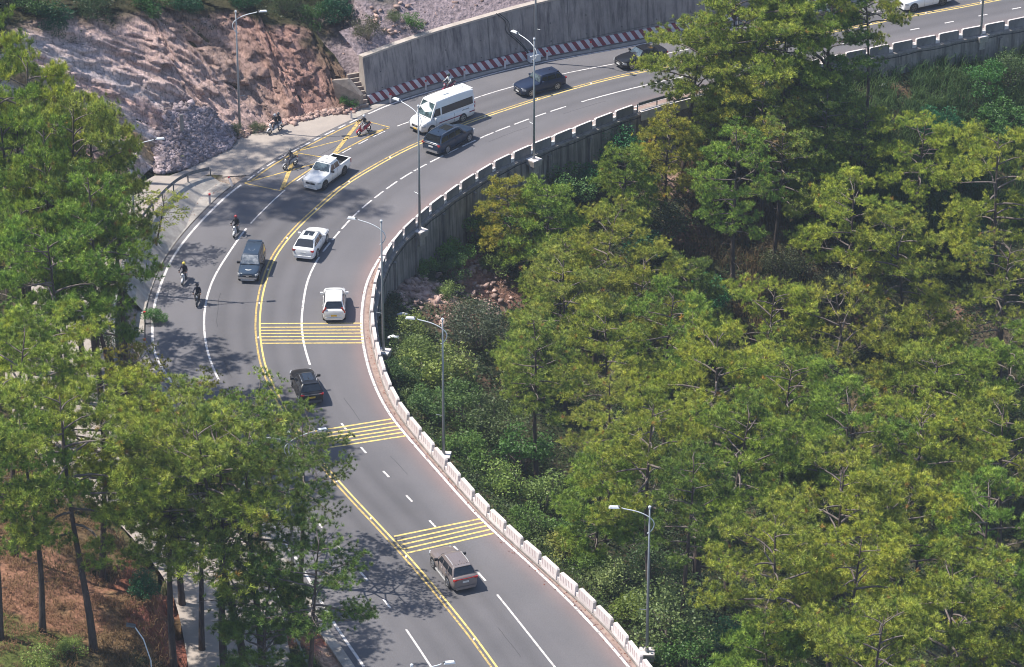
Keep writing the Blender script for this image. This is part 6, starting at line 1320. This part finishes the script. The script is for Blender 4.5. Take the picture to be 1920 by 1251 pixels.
blades('tall_grass', pts, rng, 26, 1.5, .028, (.035, .085, .03), (.12, .17, .05))
pts, rng = scatter(5000, (1280, 1640), (280, 640), 7, z_valley, lambda x, y, z, px, py: inval(x, y))
blades('dry_grass', pts, rng, 24, 1.1, .025, (.07, .06, .03), (.24, .18, .08))
pts, rng = scatter(7000, (690, 1260), (640, 1290), 8, z_valley, lambda x, y, z, px, py: inval(x, y) & (dist_poly(x, y, BAR[::3])[0] < 5))
clumps('weeds', pts, rng, 40, .35, .17, (.05, .095, .025), (.15, .22, .06), up=.9)
onhill = lambda x, y: inside(x, y, HILL_POLY)
pts, rng = scatter(9000, (-40, 360), (860, 1330), 9, z_left, lambda x, y, z, px, py: onhill(x, y) & (dist_poly(x, y, UL)[0] > 1.2))
blades('dry_grass', pts, rng, 18, .38, .022, (.10, .09, .03), (.34, .20, .11), .9)
pts, rng = scatter(9000, (-60, 700), (-90, 60), 10, z_left, lambda x, y, z, px, py: onhill(x, y) & (z > 5) & (px < 640))
clumps('undergrowth', pts, rng, 26, .45, .22, (.022, .038, .018), (.075, .085, .035))
pts, rng = scatter(6000, (-60, 300), (60, 560), 11, z_left, lambda x, y, z, px, py: onhill(x, y) & (z > 8))
clumps('undergrowth', pts, rng, 22, .45, .22, (.022, .038, .018), (.075, .085, .035))
sidebits = lambda x, y, z, px, py: ~onhill(x, y) & ~inside(x, y, SIDE_POLY) & ~inside(x, y, ROAD_POLY) & (dist_poly(x, y, EDGE_L[::3])[0] > 1.6) & (z > .3)
pts, rng = scatter(9000, (180, 700), (600, 1330), 12, z_left, sidebits)
blades('dry_grass', pts, rng, 14, .4, .022, (.10, .11, .03), (.33, .20, .11), .9)
# rocks: the scree on the yard, the rubble behind the wall, the debris of the cliff foot
M_ROCK = mat('broken_rock', (.34, .28, .30), .95, col2=(.22, .175, .18), scale=1.2, bump=.3); M_ROCKP = mat('pink_rock', (.42, .30, .26), .95, col2=(.26, .17, .145), scale=1.2, bump=.3)
for m_ in (M_ROCK, M_ROCKP):
    n = m_.node_tree; b = n.nodes['Principled BSDF']; src = b.inputs['Base Color'].links[0].from_socket; ge = n.nodes.new('ShaderNodeNewGeometry'); mr = n.nodes.new('ShaderNodeMapRange'); mr.inputs[3].default_value = .55; mr.inputs[4].default_value = 1.55; n.links.new(ge.outputs['Random Per Island'], mr.inputs[0])
    mx = n.nodes.new('ShaderNodeMix'); mx.data_type = 'RGBA'; mx.blend_type = 'MULTIPLY'; mx.inputs[0].default_value = 1; n.links.new(src, mx.inputs[6]); n.links.new(mr.outputs[0], mx.inputs[7]); n.links.new(mx.outputs[2], b.inputs['Base Color'])
def rocks(name, pts, rng, smin, smax, mt, sink=.2):
    base = np.array([(-1, -1, -1), (1, -1, -1), (1, 1, -1), (-1, 1, -1), (-1, -1, 1), (1, -1, 1), (1, 1, 1), (-1, 1, 1)], float) * .5; K = len(pts)
    V = np.tile(base, (K, 1, 1)) * (1 + rng.normal(size=(K, 8, 3)) * .28); s = smin + (smax - smin) * rng.random((K, 1, 1)) ** 2.6; V = V * s * np.array([1.2, 1, .6])
    a = rng.random(K) * 6.28; b = rng.normal(size=K) * .5; ca, sa, cb, sb = np.cos(a), np.sin(a), np.cos(b), np.sin(b)
    x, y, z = V[..., 0], V[..., 1], V[..., 2]; x, z = x * cb[:, None] + z * sb[:, None], -x * sb[:, None] + z * cb[:, None]; x, y = x * ca[:, None] - y * sa[:, None], x * sa[:, None] + y * ca[:, None]
    V = np.stack([x, y, z], 2) + pts[:, None, :] + np.array([0, 0, 1]) * s * .2; q = np.array([(0, 3, 2, 1), (4, 5, 6, 7), (0, 1, 5, 4), (1, 2, 6, 5), (2, 3, 7, 6), (3, 0, 4, 7)])
    f = (q[None] + (np.arange(K) * 8)[:, None, None]).reshape(-1, 4); o = npmesh(name, V.reshape(-1, 3), f, mt); tag(o, kind='stuff'); return o
# scree cone: a real heap leaning on the cliff
rng = np.random.default_rng(31); c0 = P(345, 300, .1); 
hp = []; HB = lambda px: P(px, np.interp(px, [280, 300, 340, 380, 430], [318, 326, 318, 300, 276]), 0); HD = lambda px: np.interp(px, [280, 330, 380, 430], [4.0, 6.6, 5.2, 2.2]); HH = lambda px: np.interp(px, [280, 310, 345, 380, 430], [1.3, 2.8, 3.3, 2.2, .4]) * (.85 + .3 * fnoise(np.array(px), 0 * np.array(px), 9, 5))
for _ in range(17000):
    px = rng.uniform(282, 428); f_ = rng.random(); p = HB(px + rng.normal() * 4); p[1] += f_ * HD(px) - .15; p[2] = HH(px) * f_ ** 1.15 + .03; hp.append(p)
hp = np.array(hp); rocks('rubble', hp, rng, .07, .46, M_ROCK)
m = MB(); xs = np.linspace(282, 430, 16); rows = []
for f_ in (0, .35, .7, 1):
    r = []
    for px in xs: p = HB(px); p[1] += f_ * HD(px); p[2] = HH(px) * f_ ** 1.15 - .02; r.append(p)
    rows.append(r)
m.sheet(rows); tag(m.build('rubble_bed', M_ROCK, smooth_=True), kind='structure')
pts, rng = scatter(14000, (600, 1200), (-80, 150), 32, z_left, lambda x, y, z, px, py: onhill(x, y) & (z > 3.2) & (px > 640))
rocks('rubble', pts, rng, .06, .42, M_ROCKP)
rng = np.random.default_rng(33); pp = []
for k in range(1500):
    t = rng.random(); px = 410 + t * 260; py = np.interp(px, [410, 450, 500, 560, 600, 640, 670], [282, 252, 234, 222, 212, 205, 203]) + abs(rng.normal()) * 3.5; p = P(px, py, .02); pp.append(p)
rocks('rubble', np.array(pp), rng, .05, .4, M_ROCKP)
pts, rng = scatter(6000, (740, 960), (490, 660), 34, z_valley, lambda x, y, z, px, py: inval(x, y) & bare(px, py)); rocks('rubble', pts[:1200], rng, .06, .5, M_ROCKP)
pts, rng = scatter(3000, (1180, 1290), (180, 260), 35, z_valley, lambda x, y, z, px, py: inval(x, y)); rocks('rubble', pts[:500], rng, .15, .9, mat('pale_rock', (.48, .44, .43), .9, col2=(.3, .26, .25), scale=1.5))
# dead leaves along the gutter and the left drain
rng = np.random.default_rng(41); L1 = []
for p in resample(BAR, .12):
    if rng.random() < .75: L1.append(p + np.array([rng.normal() * .12, rng.normal() * .12, .035]) + np.array([-.3, 0, 0]) * 0)
L1 = np.array(L1); nb = normals2(resample(BAR, 1)); q2 = offset(resample(BAR, .12), -.55); L2 = q2[rng.random(len(q2)) < .8] + rng.normal(size=(int((rng.random(1) * 0 + 1)[0]) , 3)) * 0
L2 = L2 + rng.normal(size=L2.shape) * np.array([.22, .22, 0]); L2[:, 2] = .04
L3_ = offset(resample(clip_px(EDGE_L, 340, 560), .1), -1.5); L3_ = L3_ + rng.normal(size=L3_.shape) * np.array([.4, .4, 0]); L3_[:, 2] = .06
LL = np.concatenate([L2, L3_]); V, f, cc = leaves(LL, rng, .13, np.array([.24, .09, .05]) * (.6 + .9 * rng.random((len(LL), 1))), asp=.7); V[:, 2] = .035 + (V[:, 2] - .035) * .15
o = npmesh('leaf_litter', V, f, M_LEAF, col=cc); o.color = (1, 1, 1, 1); tag(o, kind='stuff')
# odd things lying about
def small(name, px, py, size, col, label, cat, z=None):
    q = hit(px, py); m = MB(); rng = random.Random(px); vs = []
    for i in range(5):
        for j in range(5): vs.append(((i / 4 - .5) * size[0] + rng.uniform(-.04, .04), (j / 4 - .5) * size[1], size[2] * (.3 + .7 * math.sin(i * .8) * math.sin(j * .8 + .3)) + rng.uniform(0, .06)))
    m.add(vs, [(i * 5 + j, (i + 1) * 5 + j, (i + 1) * 5 + j + 1, i * 5 + j + 1) for i in range(4) for j in range(4)]); o = m.build(name, mat(name + '_mat', col, .5), smooth_=True); o.modifiers.new('t', 'SOLIDIFY').thickness = .03; o.location = (q[0], q[1], q[2] + .15); tag(o, label, cat)
small('plastic_bag', 737, 640, (.9, .5, .35), (.75, .76, .78), 'white plastic bag on the slope right of the bend lamp', 'bag'); small('plastic_bag', 1657, 172, (.7, .5, .6), (.05, .42, .62), 'bright blue plastic bag beside the tall bare trunk', 'bag'); small('plastic_sheet', 755, 598, (.9, .4, .3), (.6, .6, .62), 'torn white sheet among the pink rubble by the bend', 'litter')
q = P(341, 296, .6); m = MB(); m.box((0, 0, 0), (.62, .34, .50), .4, taper=.75, tilt=(.3, .2)); o = m.build('yellow_boulder', mat('yellow_stone', (.62, .52, .24), .9, col2=(.45, .36, .16), scale=3)); o.location = tuple(q); o.modifiers.new('b', 'BEVEL').width = .08; tag(o, 'pale yellow block of stone lying on the purple scree', 'boulder')
q = P(341, 236, 2.6); m = MB(); m.box((0, 0, .3), (.32, .28, 1.5), .2, taper=.95); o = m.build('concrete_post', M_CONC); o.location = tuple(q); tag(o, 'short grey concrete post at the top of the purple scree', 'post')
for root in list(PV.values()) + list(SV.values()):          # the source trees are not part of the place
    for ch in list(root.children): bpy.data.objects.remove(ch)
    bpy.data.objects.remove(root)
# ------------------------------------------------------------------ thin blue haze of the valley air
hz = MB(); hz.add([(x, y, z) for x in (-950, 950) for y in (-750, 1550) for z in (-60, 215)], [(0, 1, 3, 2), (4, 6, 7, 5), (0, 4, 5, 1), (2, 3, 7, 6), (0, 2, 6, 4), (1, 5, 7, 3)])
hm = bpy.data.materials.new('haze_air'); hm.use_nodes = True; n = hm.node_tree; n.nodes.clear(); ho = n.nodes.new('ShaderNodeOutputMaterial'); pv = n.nodes.new('ShaderNodeVolumePrincipled')
pv.inputs['Color'].default_value = (.72, .82, 1, 1); pv.inputs['Density'].default_value = HAZE; pv.inputs['Anisotropy'].default_value = .2; n.links.new(pv.outputs[0], ho.inputs['Volume'])
o = hz.build('haze', hm, fixn=True); tag(o, kind='stuff')
